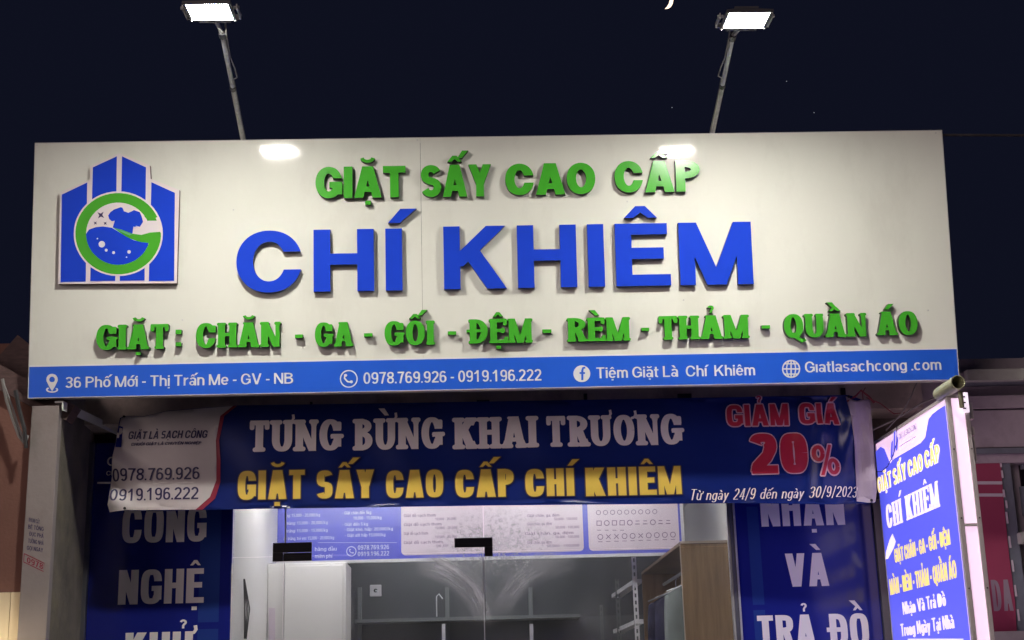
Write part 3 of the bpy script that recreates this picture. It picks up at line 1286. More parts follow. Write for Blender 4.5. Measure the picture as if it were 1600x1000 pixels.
gl += [rect(1234.9, 563, 1237.1, 590), rect(1223, 575.4, 1249, 577.6), rect(1225, 567.6, 1247, 569.4), rect(1225, 583.6, 1247, 585.4)]
gl += pen([(1236 + 7 * math.cos(R(t)), 576.5 + 13.5 * math.sin(R(t))) for t in range(0, 361, 15)], 1.9, 1.9)
flat(SF, gl, M['white_vinyl'], sign, .0016, 'globe_symbol')

# logo board
LD = .030


def lg(x, y):
    return (60 + x / 4.346, 230 + y / 4.346)


def LGF(w):
    return lambda polys: [[SF.uv(*lg(*q), w) for q in p] for p in polys]


def logo_patch(polys, m, w, name, parent, w0=None, mats=None):
    return solid(name, union(LGF(LD)(polys)), lambda u, v, w_: SF.P(u, v, w_), w0 or 0, w, mats or [m], parent, sides=w0 is not None)


board = logo_patch([[(133, 928), (148, 305), (350, 222), (352, 128), (548, 42), (757, 122), (762, 215), (957, 290), (940, 924)]],
                   None, LD, 'logo_board', sign, 0.0001, [M['logo_white'], M['logo_side']])
for p in ([(160, 322), (332, 240), (322, 912), (151, 916)], [(370, 137), (533, 62), (522, 908), (352, 910)],
          [(568, 62), (731, 137), (721, 906), (553, 908)], [(768, 238), (927, 310), (922, 908), (750, 910)]):
    logo_patch([p], M['letter_blue'], LD + .0012, 'tower_stripe', board)
CX, CY = 543, 588
logo_patch([disc(CX, CY, 303, 288, 48)], M['logo_white'], LD + .0022, 'white_disc', board)


def pring(a0, a1, ro=(291, 276), ri=(218, 211)):
    n = 48
    out = []
    for k in range(n):
        a = R(a0 + (a1 - a0) * k / n)
        b = R(a0 + (a1 - a0) * (k + 1) / n)
        out.append([(CX + ro[0] * math.cos(a), CY - ro[1] * math.sin(a)), (CX + ro[0] * math.cos(b), CY - ro[1] * math.sin(b)),
                    (CX + ri[0] * math.cos(b), CY - ri[1] * math.sin(b)), (CX + ri[0] * math.cos(a), CY - ri[1] * math.sin(a))])
    return out


gr = pring(24, 358)
gr.append([(805, 500), (745, 500), (720, 470), (780, 440)])
gr.append([(505, 545), (580, 565), (640, 588), (700, 596), (760, 580), (828, 575), (834, 590), (800, 680), (745, 655), (690, 645), (600, 612)])
logo_patch(gr, M['logo_green'], LD + .0030, 'green_ring', board)
water = [(326, 588), (345, 560), (390, 544), (440, 539), (500, 548), (545, 575), (600, 610), (650, 633), (700, 646), (748, 652)]
water += [(CX + 218 * math.cos(R(t)), CY + 211 * math.sin(R(t))) for t in range(22, 180, 6)]
logo_patch([water], M['letter_blue'], LD + .0038, 'water_wave', board)
logo_patch([[(475, 465), (490, 442), (515, 424), (560, 408), (572, 412), (582, 436), (612, 446), (640, 434), (650, 428), (690, 442),
             (702, 470), (712, 508), (690, 542), (664, 534), (660, 542), (646, 540), (640, 588), (570, 562), (506, 546), (520, 500), (500, 504), (482, 488)]],
           M['letter_blue'], LD + .0038, 'shirt_shape', board)
logo_patch([[(505, 546), (575, 568), (640, 592), (620, 600), (560, 575)]], M['logo_cyan'], LD + .0044, 'wave_highlight', board)


def star4(x, y, r):
    p = []
    for k in range(8):
        rr = r if k % 2 == 0 else r * .35
        p.append((x + rr * math.cos(R(45 * k + 40)), y + rr * math.sin(R(45 * k + 40))))
    return p


logo_patch([star4(425, 462, 30), star4(388, 516, 15), star4(455, 518, 15)], M['dark_print'], LD + .0038, 'sparkles', board)
logo_patch([disc(432, 660, 22), disc(462, 700, 10), disc(512, 717, 10), disc(617, 712, 12), disc(402, 622, 5), disc(600, 748, 5)],
           M['white_vinyl'], LD + .0046, 'bubbles', board)

# ------------------------------------------------------------------ floodlights on arms
def floodlight(label, basepx, endpx, lamppx, fwd, lamp_fwd, cable):
    yb_ = SY - SH * math.sin(ST)
    base = at(basepx[0], basepx[1], yb_ + .03)
    base.z = SZ0 + SH * math.cos(ST) + .015
    end = at(endpx[0], endpx[1], yb_ - fwd)
    c = at(lamppx[0], lamppx[1], yb_ - lamp_fwd)
    t = thing('floodlight', label, 'floodlight', base, 'floodlights on arms above the shop sign')
    m = MB()
    d = (end - base)
    m.tube([base - d * .02, base + d * .52], .0125, 8)
    m.build('arm_tube', M['steel'], t)
    m = MB()
    m.tube([base + d * .52, end], .0115, 8)
    m.build('arm_tube', M['steel'], t)
    m = MB()
    m.tube([base + d * .505, base + d * .535], .016, 8)
    m.tube([end - d * .03, end + d * .01], .018, 8)
    m.each('clamp_ring', M['black'], t)
    m = MB()
    m.box(base.x - .03, base.x + .03, base.y + .002, base.y + .03, base.z - .12, base.z - .002)
    m.build('foot_plate', M['steel'], t)
    # head: faces down, tipped a little to the sign
    tilt = R(3)
    LF = Frame(c, (1, 0, 0), (0, -math.cos(tilt), math.sin(tilt)))   # n = u x v points up-ish? flipped below
    u_ = Vector((1, 0, 0))
    v_ = Vector((0, math.cos(tilt), math.sin(tilt)))                  # towards the sign, rising a little
    n_ = -u_.cross(v_)                                                # down and towards the sign
    n_ = -Vector((0, -math.sin(tilt), math.cos(tilt)))
    class G:                                                          # local frame of the head
        @staticmethod
        def P(a, b, w):
            return c + u_ * a + v_ * b + n_ * w
    hx, hy = .093, .082
    m = MB()
    a1, b1_, a2, b2_ = hx + .015, hy + .015, hx * .62, hy * .55
    m.add([G.P(sx * a1, sy_ * b1_, -.004) for sx, sy_ in ((-1, -1), (1, -1), (1, 1), (-1, 1))] +
          [G.P(sx * a1, sy_ * b1_, -.009) for sx, sy_ in ((-1, -1), (1, -1), (1, 1), (-1, 1))] +
          [G.P(sx * a2, sy_ * b2_ + .01, -.042) for sx, sy_ in ((-1, -1), (1, -1), (1, 1), (-1, 1))],
          [(0, 1, 2, 3), (8, 11, 10, 9)] + [(o_ + k, o_ + 4 + k, o_ + 4 + (k + 1) % 4, o_ + (k + 1) % 4) for o_ in (0, 4) for k in range(4)])
    head = m.build('housing', M['lamp_housing'], t)
    m = MB()
    for k in range(9):
        y = -hy + .01 + k * (2 * hy - .02) / 8
        m.box(-hx * .6, hx * .6, y * .5 - .003 + .01, y * .5 + .003 + .01, -.055, -.042, F=G)
    m.each('cooling_fin', M['lamp_housing'], head)
    m = MB()
    m.box(-hx - .016, -hx, -hy - .016, hy + .016, -.004, .004, F=G)
    m.box(hx, hx + .016, -hy - .016, hy + .016, -.004, .004, F=G)
    m.box(-hx, hx, -hy - .016, -hy, -.004, .004, F=G)
    m.box(-hx, hx, hy, hy + .016, -.004, .004, F=G)
    m.each('bezel', M['lamp_housing'], t)
    m = MB()
    for sx in (-1, 1):
        for sy_ in (-1, 1):
            m.tube([G.P(sx * (hx + .008), sy_ * (hy + .008), .003), G.P(sx * (hx + .008), sy_ * (hy + .008), .008)], .004, 6)
    m.each('screw', M['steel'], t)
    m = MB()
    m.box(-hx, hx, -hy, hy, -.003, .002, F=G)
    m.build('lens', M['lamp_glass'], t)
    m = MB()
    for sx in (-1, 1):
        m.box(sx * (hx + .030) - .003, sx * (hx + .030) + .003, -.014, .10, -.03, -.008, F=G)
        m.tube([G.P(sx * (hx + .014), 0, -.018), G.P(sx * (hx + .040), 0, -.018)], .008, 8)
    m.box(-hx - .033, hx + .033, .10, .106, -.03, -.008, F=G)
    m.each('u_bracket', M['steel'], t)
    box('driver_box', -hx * .8, hx * .8, hy + .018, hy + .055, -.03, -.003, M['lamp_housing'], t, bev=.004, F=G)
    m = MB()
    q = G.P(0, .103, -.018)
    m.tube([q, end], .010, 8)
    m.build('bracket_neck', M['steel'], t)
    m = MB()
    s_ = cable
    pts = [G.P(s_ * .03, .02, -.05), G.P(s_ * .05, .10, -.04), end + Vector((s_ * .02, 0, -.01)),
           base + d * .80 + Vector((s_ * .016, 0, 0)), base + d * .72 + Vector((s_ * .03, 0, -.01)), base + d * .62 + Vector((s_ * .032, 0, 0)),
           base + d * .60 + Vector((s_ * .012, 0, 0)), base + d * .3 + Vector((s_ * .012, 0, 0)), base + Vector((s_ * .012, .02, 0))]
    m.tube(pts, .0035, 6)
    m.build('cable', M['cable_grey'], t)
    return t


floodlight('brighter left floodlight on a steel arm, nearer the tower logo', (380, 213), (347, 52), (328, 18), 1.00, 1.22, 1)
floodlight('right floodlight on a leaning steel arm above the words CAO CẤP', (1113, 207), (1145, 56), (1166, 31), .95, 1.16, -1)

# ------------------------------------------------------------------ shop building
YF = 8.20
pz = {}
XL = at(363, 900, YG).x       # left edge of the opening
XR = at(1152, 900, YG).x
DH = at(760, 762, YG).z       # head of the opening
XPL = at(142, 850, YG).x      # outer edge of left poster
XPR = at(1366, 850, YG).x
building = thing('shop_building', 'dark shop front wall behind the sign with a wide glazed opening', 'building', (0, YF, 0))
WTOP = SZ0 + SH * math.cos(ST) - .25
m = MB()
m.box(XPL - .35, XPR + .30, YF + .02, YF + .20, DH + .02, WTOP)
m.box(XPL - .35, XPL, YF + .02, YF + .20, .13, DH + .02)
m.box(XPR, XPR + .30, YF + .02, YF + .20, .13, DH + .02)
m.each('front_wall', M['dark_wall'], building)
m = MB()
m.box(XPL - .35, XPR + .30, YF - .28, YF + .02, at(700, 636, YF - .28).z - .06, at(700, 600, YF - .28).z + .28)
m.build('shutter_box', M['shutter'], building)
m = MB()
m.box(XPL - .35, XPR + .30, YF + .2, 12.3, WTOP - .1, WTOP)
m.build('roof_slab', M['dark_wall'], building)
# small dark hooks under the shutter box lip
m = MB()
for px, py, w_ in ((486, 633, 4), (755, 630, 22), (1070, 620, 24), (915, 620, 6), (1318, 611, 8)):
    q = at(px, py, YF - .30)
    m.box(q.x - w_ / 600, q.x + w_ / 600, YF - .295, YF - .281, q.z - .03, q.z + .02)
m.each('shutter_hook', M['black'], building)
m = MB()
q = at(700, 606, YF - .285)
m.box(XPL - .3, XPR + .25, YF - .292, YF - .281, q.z - .004, q.z + .004)
m.build('shutter_lip', M['dark_steel'], building)

# steel bracket arms from the sign back to the wall
for lab, px0, py0, px1, py1, w in (
        ('grey angle iron bracket under the left end of the sign', 92, 628, 178, 668, .030),):
    a_ = at(px0, py0, SY + .02)
    b_ = at(px1, py1, YF - .02)
    t = thing('sign_bracket', lab, 'bracket', b_)
    m = MB()
    d = (b_ - a_).normalized()
    side = d.cross(Vector((0, 0, 1))).normalized()
    up_ = side.cross(d)
    def beam(p0, p1, wd, ht):
        vs = []
        for p in (p0, p1):
            for s1, s2 in ((-1, -1), (1, -1), (1, 1), (-1, 1)):
                vs.append(p + side * s1 * wd + up_ * s2 * ht)
        return vs, [(0, 1, 2, 3), (7, 6, 5, 4), (0, 4, 5, 1), (1, 5, 6, 2), (2, 6, 7, 3), (3, 7, 4, 0)]
    m.add(*beam(a_, b_, .022, .004))
    o1 = side * .02 - up_ * .022
    m.add(*beam(a_ + o1, b_ + o1, .003, .022))
    m.build('angle_bar', M['sign_frame'], t)
    box('wall_plate', b_.x - .05, b_.x + .05, b_.y, b_.y + .02, b_.z - .06, b_.z + .05, M['dark_steel'], t)

# ------------------------------------------------------------------ room
XRW = 1.80
YBW = 11.9
XLW = XL - .005
HZ = DH + .35
room = [('room_floor', XLW, XRW, YG + .2, YBW, .10, .14, 'tile'), ('room_ceiling', XLW, XRW, YG + .2, YBW, HZ, HZ + .05, 'room_white'),
        ('room_wall_left', XLW - .08, XLW, YG + .02, YBW, .14, HZ, 'room_white'), ('room_wall_right', XRW, XRW + .08, YG + .02, YBW, .14, HZ, 'room_white')]
for n_, a0, a1, b0, b1, c0, c1, mm in room:
    tag(box(n_, a0, a1, b0, b1, c0, c1, M[mm]), kind='structure')
zs = at(700, 968, YBW).z
tag(box('room_wall_back', XLW - .08, XRW + .08, YBW, YBW + .1, zs, HZ, M['room_grey']), kind='structure')
tag(box('room_wall_back_lower', XLW - .08, XRW + .08, YBW, YBW + .1, .14, zs - .001, M['room_grey2']), kind='structure')
for i, (x, y, lab) in enumerate(((-.75, 9.0, 'fluorescent tube on the shop ceiling, left side near the door'),
                                 (.75, 9.0, 'fluorescent tube on the shop ceiling, right side near the door'),
                                 (0, 11.0, 'fluorescent tube on the shop ceiling near the back wall'))):
    t = thing('ceiling_light', lab, 'light', (x, y, HZ - .08), 'tubes on the shop ceiling')
    box('fitting', x - .62, x + .62, y - .03, y + .03, HZ - .04, HZ - .001, M['alu'], t)
    MB().tube([(x - .6, y, HZ - .06), (x + .6, y, HZ - .06)], .014, 10).build('tube', M['tube'], t)

# price board across the room
YB = 10.0
PB = plane_y(YB)
pb = thing('price_board', 'long blue and pink laundry price list board hung across the shop', 'board', at(700, 874, YB))
u0, _ = PB.uv(404, 880)
u1, _ = PB.uv(1066, 860)
vbt = (PB.uv(520, 878)[1] + PB.uv(980, 862)[1]) / 2
BH = .95
box('backing', u0, u1, YB + .001, YB + .02, vbt, vbt + BH, M['board_blue'], pb)
box('edge_rail', u0 - .01, u1 + .02, YB - .008, YB + .025, vbt - .022, vbt - .001, M['alu'], pb)
box('edge_rail', u1, u1 + .022, YB - .008, YB + .025, vbt, vbt + BH, M['alu'], pb)
for x0, x1 in ((627, 912), (920, 1062)):
    a_ = PB.uv(x0, 850)[0]
    b_ = PB.uv(x1, 850)[0]
    flat(PB, [rrect(a_, vbt + .022, b_, vbt + BH - .02, .03)], M['board_pink'], pb, .0012, 'price_sheet', px=False)
TXT = [M['board_text']]
INK = [M['board_ink']]


def bt(txt, xl, yb, xr, cap, mats=TXT, w=.0012):
    write(PB, txt, SMALL, (xl, yb), xr, cap, mats, pb, 0, w, yR=yb - (xr - xl) * .018)


bt('ng: 15,000 - 20,000/kg', 447, 808, 500, 5)
bt('màng: 15,000 - 20,000/kg', 447, 820, 512, 5)
bt('trứng: 15,000 - 15,000/kg', 447, 832, 512, 5)
bt('áo trắng, trẻ em: 15,000 - 20,000/kg', 443, 844, 522, 5)
bt('- Giặt chăn đến 5kg', 535, 804, 580, 5)
bt('10,000 - 15,000/kg', 552, 812, 596, 5)
bt('- Giặt đến 5 kg', 535, 822, 575, 5)
bt('- Giặt khô, hấp: 20,000/kg', 538, 830, 614, 5)
bt('- Giặt ướt hấp 15,000/kg', 539, 839, 602, 5)
bt('hàng đầu', 492, 861, 526, 6)
bt('miễn phí', 492, 872, 519, 6)
bt('0978.769.926', 559, 859, 608, 7)
bt('0919.196.222', 559, 869, 608, 7)
flat(PB, ring(549, 861.5, 8, 1.4) + handset(549, 861.5, 5.5), M['board_text'], pb, .0012, 'phone_symbol')
flat(PB, [rect(497, 847.6, 620, 848.2)], M['board_text'], pb, .0012, 'dotted_rule')
for y, l, r_ in ((808, (631, 681), (680, 712)), (822, (631, 690), (680, 714)), (836, (631, 669), (680, 714)), (850, (631, 692), (681, 700))):
    bt('Giặt đồ sạch thơm', l[0], y, l[1], 4.5, INK, .0022)
    bt('10,000 - 20,000', r_[0], y + 5, r_[1], 4, INK, .0022)
for y, l, r_ in ((808, (824, 874), (866, 902)), (821, (824, 862), (868, 905)), (836, (820, 896), (868, 905)), (850, (824, 862), (854, 905))):
    bt('Giặt chăn, ga, đệm', l[0], y, l[1], 4.5, INK, .0022)
    bt('50,000 - 100,000', r_[0], y + 5, r_[1], 4, INK, .0022)
sy_ = []
for k in range(9):
    sy_ += ring(935 + k * 11, 801 - k * .2, 4, 1.0, 8)
for k in range(10):
    x = 936 + k * 12
    y = 817.5 - k * .2
    if k % 3 == 1:
        sy_ += ring(x, y, 4.6, 1.3, 10)
    elif k < 5:
        sy_ += [rect(x - 4, y - 4, x + 4, y - 2.8), rect(x - 4, y + 2.8, x + 4, y + 4), rect(x - 4, y - 4, x - 2.8, y + 4), rect(x + 2.8, y - 4, x + 4, y + 4)]
    else:
        sy_ += [[(x - 4, y + 3), (x + 4, y + 3), (x + 3, y + 1.6), (x - 3, y + 1.6)], rect(x - 3, y - 3, x + 3, y - 1.8)]
for k in range(10):
    x = 938 + k * 12.6
    y = 839 - k * .4
    if k in (1, 2, 5):
        sy_ += pen([(x - 3.5, y - 3.5), (x + 3.5, y + 3.5)], 1.2, 1.2) + pen([(x - 3.5, y + 3.5), (x + 3.5, y - 3.5)], 1.2, 1.2)
    else:
        sy_ += ring(x, y, 4.6, 1.2, 10)
    sy_ += [rect(x - 3.5, y + 7, x + 3.5, y + 8)]
for k in range(4):
    sy_ += [rect(933 + k * 12, 828, 939 + k * 12, 829)]
flat(PB, sy_, M['board_ink'], pb, .0022, 'laundry_symbols')

# white cabinet on the left
YC = 9.55
c0 = at(424, 930, YC)
c1 = at(541, 878, YC)
cab = thing('white_cabinet', 'tall plain white cabinet standing against the left wall inside the shop', 'cabinet', ((c0.x + c1.x) / 2, YC + .3, .14))
box('carcass', XLW + .002, c1.x, YC, YC + .40, .14, c1.z, M['cabinet'], cab, bev=.006)
xd = at(441, 930, YC).x
box('door', xd + .004, c1.x - .02, YC - .018, YC - .001, .2, c1.z - .02, M['cabinet'], cab, bev=.003)
tg = flat(plane_y(YC - .019), [[(x_, y_) for x_, y_ in rect(413 + 7, 950, 423 + 7, 1000)]], M['board_pink'], cab, .001, 'faint_sticker')

# dark sweep of cable on the left wall by the opening
p0, p1, p2 = at(364, 905, YG + .35), at(372, 950, YG + .40), at(380, 998, YG + .42)
for p in (p0, p1, p2):
    p.x = max(p.x, XLW + .015)
wc = MB()
for k in range(4):
    o_ = Vector((.004 * k, .02 * k, 0))
    wc.tube([p0 + o_ * .2, p1 + o_ * 1.4, p2 + o_ * .5], .0035, 6)
wall_cable = wc.build('wall_cable', M['rubber'])
tag(wall_cable, 'bunch of thin dark cables hanging down the white left wall inside the opening', 'cable')

# switch plate on back wall
q = at(587, 923, YBW)
sw = thing('wall_socket', 'small white square socket plate high on the grey back wall', 'socket', q)
sz = .048
box('plate', q.x - sz, q.x + sz, YBW - .014, YBW - .001, q.z - sz, q.z + sz, M['rack'], sw, bev=.006)
MB().tube([(q.x, YBW - .0145, q.z), (q.x, YBW - .020, q.z)], .016, 10).build('socket_hole', M['black'], sw)
MB().tube([(q.x, YBW - .021, q.z), (q.x + .02, YBW - .03, q.z - .01)], .007, 8).build('plug_pin', M['alu'], sw)

# wall shelf with uprights on the back wall
ys = YBW - .16
sh_ = thing('wall_shelf', 'long grey shelf with uprights running along the grey back wall', 'shelf', at(700, 970, ys))
za = at(700, 968, ys).z
box('shelf_board', at(556, 965, ys).x, at(905, 965, ys).x, ys - .12, YBW - .002, za - .015, za + .012, M['rack_dark'], sh_)
for px in (562, 699, 830):
    q = at(px, 968, YBW - .03)
    box('upright', q.x - .016, q.x + .016, YBW - .04, YBW - .002, .14, q.z + .26, M['rack_dark'] if px != 699 else M['rack_dark'], sh_)
for px in (693, 830):
    q = at(px, 975, ys - .1)
    m = MB()
    m.box(q.x - .014, q.x + .014, ys - .12, ys - .10, .14, q.z)
    m.build('front_post', M['rack'], sh_)
m = MB()
q = at(682, 932, ys)
m.tube([q + Vector((0, 0, -.16)), q, q + Vector((.02, 0, .02)), q + Vector((.05, 0, -.02))], .006, 6)
m.build('hook', M['alu'], sh_)

# slotted rack on the right, shelves running back
rk = thing('slotted_rack', 'white slotted angle rack with shelves running back left of the wardrobe', 'rack', at(985, 1000, 10.3))
YR0 = 10.3


def slotted(x, y, z0, z1, w, mt):
    m = MB()
    n = int((z1 - z0) / .05)
    m.box(x - w, x - w * .38, y, y + .003, z0, z1)
    m.box(x + w * .38, x + w, y, y + .003, z0, z1)
    for k in range(n + 1):
        z = z0 + k * .05
        m.box(x - w * .38, x + w * .38, y, y + .003, z, min(z + .022, z1))
    m.box(x + w - .003, x + w, y + .003, y + .035, z0, z1)
    m.build('post', mt, rk)


q = at(985, 866, YR0)
xp = at(993, 930, YR0).x
slotted(xp, YR0, .14, q.z, .017, M['rack'])
xp2 = at(966, 950, YR0 + 1.0).x
slotted(xp2, YR0 + 1.0, .14, at(964, 905, YR0 + 1.0).z, .016, M['rack_dark'])
xw = xp + .05
xp3 = at(940, 960, YBW - .12).x
slotted(xp3, YBW - .12, .14, at(938, 945, YBW - .12).z, .013, M['rack_dark'])
for zpx in (905, 968, 1030):
    q = at(978, zpx, YR0)
    m = MB()
    m.add([(xp - .005, YR0 + .01, q.z), (xp2 - .005, YBW - .15, q.z), (xw, YBW - .15, q.z), (xw, YR0 + .01, q.z),
           (xp - .005, YR0 + .01, q.z - .03), (xp2 - .005, YBW - .15, q.z - .03), (xw, YBW - .15, q.z - .03), (xw, YR0 + .01, q.z - .03)],
          [(0, 1, 2, 3), (7, 6, 5, 4), (0, 4, 5, 1), (1, 5, 6, 2), (2, 6, 7, 3), (3, 7, 4, 0)])
    m.build('shelf', M['rack'], rk)

# wardrobe
YW = 9.05
a_ = at(1063, 846, YW)
b_ = at(1146, 846, YW)
ww = thing('wardrobe', 'oak laminate wardrobe open to the left with clothes hanging inside', 'wardrobe', ((a_.x + b_.x) / 2, YW + .4, .14))
zt = a_.z
YW2 = YW + 2.15
xw0 = a_.x
xw1 = min(XRW - .01, xw0 + .52)
box('side_panel', xw0, xw1, YW, YW + .018, .14, zt - .02, M['oak'], ww)
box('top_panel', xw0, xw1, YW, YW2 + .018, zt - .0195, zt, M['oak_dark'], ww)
box('edge_strip', xw0, xw1, YW - .004, YW - .0005, zt - .014, zt + .001, M['oak_edge'], ww)
box('edge_strip', xw0 - .004, xw0 - .0005, YW, YW + .018, .14, zt - .02, M['oak_edge'], ww)
box('far_panel', xw0, xw1, YW2, YW2 + .018, .14, zt - .02, M['oak'], ww)
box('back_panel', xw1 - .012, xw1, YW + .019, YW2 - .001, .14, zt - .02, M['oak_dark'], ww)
rail = MB().tube([(xw0 + .17, YW + .02, zt - .10), (xw0 + .17, YW2, zt - .10)], .012, 10)
rail.build('hanging_rail', M['alu'], ww)


def garment(label, y, mt, length, half, drop=0):
    zt_ = zt - .10
    x = xw0 + .17
    t = thing('hanging_garment', label, 'garment', (x, y, zt_ - .12), 'clothes hanging in the oak wardrobe')
    h = MB()
    h.tube([(x - .0, y, zt_ - .10), (x, y, zt_ - .03), (x + .012, y, zt_ + .004), (x + .026, y, zt_ - .008)], .003, 6)
    h.tube([(x - half, y, zt_ - .17), (x, y, zt_ - .10), (x + half * .8, y, zt_ - .17)], .005, 6)
    h.build('hanger', M['alu'], t)
    V, Fc = [], []
    n = 20
    rows = 14
    for i in range(rows):
        f = i / (rows - 1)
        z = zt_ - .105 - f * length
        wdt = half * (min(1, .22 + (f * length / .10) ** .7)) if f * length < .10 else half * (1.0 + .08 * math.sin(f * 4))
        dep = .022 + .03 * min(1, f * 3)
        for k in range(n):
            a = 2 * math.pi * k / n
            cc, ss = math.cos(a), math.sin(a)
            fold = 1 + .22 * math.sin(a * 5 + f * 2 + y * 9) * min(1, f * 2)
            V.append((x + wdt * math.copysign(abs(cc) ** .6, cc), y + dep * fold * math.copysign(abs(ss) ** .8, ss), z))
    for i in range(rows - 1):
        for k in range(n):
            k2 = (k + 1) % n
            Fc.append((i * n + k, i * n + k2, (i + 1) * n + k2, (i + 1) * n + k))
    Fc.append(tuple(range(n)))
    mesh('cloth', V, Fc, mt, t, smooth=True)


garment('grey green garment nearest the oak side panel in the wardrobe', YW + .55, M['grey_cloth'], 1.1, .20)
garment('second grey green garment in the wardrobe, half behind the first', YW + .80, M['grey_cloth'], 1.0, .18)
garment('dark navy garment hanging in the middle of the wardrobe', YW + 1.15, M['navy_cloth'], 1.2, .20)
garment('dark navy garment deepest in the wardrobe by the far panel', YW + 1.5, M['navy_cloth'], 1.2, .21)

# ------------------------------------------------------------------ glazing
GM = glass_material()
x443 = at(443, 900, YG).x
x757 = at(757, 900, YG).x
ztr = at(600, 866, YG).z
ZF = .15


def pane_thing(name, label, x0, x1, z0, z1, cat, group=None):
    t = thing(name, label, cat, ((x0 + x1) / 2, YG, z0), group)
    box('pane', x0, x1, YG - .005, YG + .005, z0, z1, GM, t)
    return t


def edge(t, x0, x1, z0, z1):
    box('polished_edge', x0, x1, YG - .0065, YG + .0065, z0, z1, M['alu'], t)


gd = pane_thing('glass_door', 'frameless glass door leaf between the two black fittings, left of the vertical joint', x443 + .003, x757 - .003, ZF, ztr - .003, 'door', 'glass shop front')
edge(gd, x757 - .0085, x757 - .003, ZF, ztr - .003)
edge(gd, x443 + .003, x443 + .006, ZF, ztr - .003)
g2 = pane_thing('glass_panel', 'large fixed glass panel right of the door joint', x757 + .003, XR - .03, ZF, ztr - .003, 'glass panel', 'glass shop front')
g3 = pane_thing('glass_panel', 'narrow fixed glass panel beside the left blue poster', XL + .002, x443 - .003, ZF, ztr - .003, 'glass panel', 'glass shop front')
g4 = pane_thing('transom_glass', 'left transom glass above the door leaf, under the banner', x443 + .003, x757 - .003, ztr + .003, DH, 'glass panel', 'glass shop front')
edge(g4, x443 + .003, x443 + .011, ztr + .003, DH)
g5 = pane_thing('transom_glass', 'right transom glass under the banner above the fixed panel', x757 + .003, XR - .03, ztr + .003, DH, 'glass panel', 'glass shop front')
g6 = pane_thing('transom_glass', 'short transom glass at the far left under the banner', XL + .002, x443 - .003, ztr + .003, DH, 'glass panel', 'glass shop front')
# black patch fittings
pf = thing('patch_fitting', 'black rectangular pivot fitting at the top left of the glass door', 'door fitting', at(455, 876, YG - .02), 'black door fittings')
a_, b_ = at(426.5, 848.5, YG - .02), at(487, 876, YG - .02)
zm = at(455, 863.5, YG - .02).z
box('upper_plate', a_.x, b_.x, YG - .022, YG - .0072, zm + .0015, a_.z, M['patch'], pf, bev=.001)
box('lower_plate', x443, b_.x, YG - .022, YG - .0072, b_.z, zm - .0015, M['patch'], pf, bev=.001)
box('side_plate', a_.x, x443 - .0015, YG - .022, YG - .0072, b_.z, zm + .001, M['patch'], pf, bev=.001)
pf2 = thing('patch_fitting', 'black L shaped fitting above the vertical glass joint', 'door fitting', at(740, 868, YG - .02), 'black door fittings')
a_, b_ = at(710, 841, YG - .02), at(770, 869, YG - .02)
zm = at(740, 855, YG - .02).z
box('cross_plate', a_.x, b_.x, YG - .022, YG - .0072, zm, a_.z, M['patch'], pf2, bev=.001)
xi = at(757, 860, YG - .02).x
box('drop_plate', xi, b_.x, YG - .022, YG - .0072, b_.z, zm - .0005, M['patch'], pf2, bev=.001)
# right jamb
jm = thing('door_jamb', 'slim dark and silver aluminium jamb between the glass and the right blue poster', 'frame', (XR, YG, .13))
box('dark_profile', XR - .030, XR - .008, YG - .03, YG + .03, .13, DH, M['alu_dark'], jm)
box('silver_profile', XR - .007, XR + .004, YG - .034, YG + .02, .13, DH, M['alu'], jm)
box('inner_profile', XR - .040, XR - .0305, YG - .02, YG + .02, .13, DH, M['alu'], jm)

# ------------------------------------------------------------------ blue posters on side glass
YP = YG - .012
PF = plane_y(YP)


def poster(label, x0, x1, ztop):
    t = thing('window_poster', label, 'poster', ((x0 + x1) / 2, YP, .15), 'blue posters on the shop side glass')
    box('poster_sheet', x0, x1, YP, YP + .02, .15, ztop, M['panel_blue'], t)
    return t


ztl = at(170, 692, YP).z
pl = poster('left blue window poster reading CÔNG NGHỆ KHỬ', XPL, XL - .004, ztl)
pr = poster('right blue window poster reading NHẬN VÀ TRẢ ĐỒ, tinted purple by the lightbox', XR + .006, XPR, ztl)
PT = [M['panel_text']]
write(PF, 'CÔNG', CONDB, (190, 849), 322, 56, PT, pl, 0, .0016)
write(PF, 'NGHỆ', CONDB, (184, 945), 317, 54, PT, pl, 0, .0016)
write(PF, 'KHỬ', CONDB, (194, 1043), 300, 54, PT, pl, 0, .0016)
write(PF, 'NHẬN', CONDB, (1190, 823), 1321, 54, PT, pr, 0, .0016)
write(PF, 'VÀ', CONDB, (1230, 917), 1296, 52, PT, pr, 0, .0016)
write(PF, 'TRẢ ĐỒ', CONDB, (1186, 1014), 1360, 52, PT, pr, 0, .0016)
write(PF, 'GIẶT', SMALL, (167, 728), 215, 14, PT, pl, 0, .0016)
write(PF, 'CHUYÊN', SMALL, (166, 743), 210, 7, PT, pl, 0, .0016)
flat(PF, [rect(152, 753, 230, 756)], M['panel_text'], pl, .0016, 'rule_line')
u0, u1 = PF.uv(312, 880)[0], PF.uv(344, 880)[0]
v0, v1 = PF.uv(330, 972)[1], PF.uv(330, 1000)[1]
flat(PF, [rect(u0, v0, u1, ztl - .4), rect(u0, .4, u1, v1 + .06)], M['panel_strip'], pl, .0010, 'light_stripe', px=False)
u0, u1 = PF.uv(1172, 880)[0], PF.uv(1190, 880)[0]
v0 = PF.uv(1180, 945)[1]
flat(PF, [rect(u0, v0, u1, ztl - .45), rect(u0, .4, u1, v0 - .03)], M['panel_strip'], pr, .0010, 'light_stripe', px=False)
box('frame_bar', XPL - .028, XPL - .002, YP - .03, YP + .02, .15, ztl, M['alu_dark'], pl)
box('frame_bar', XPR + .002, XPR + .05, YP - .03, YP + .02, .15, ztl, M['alu_dark'], pr)

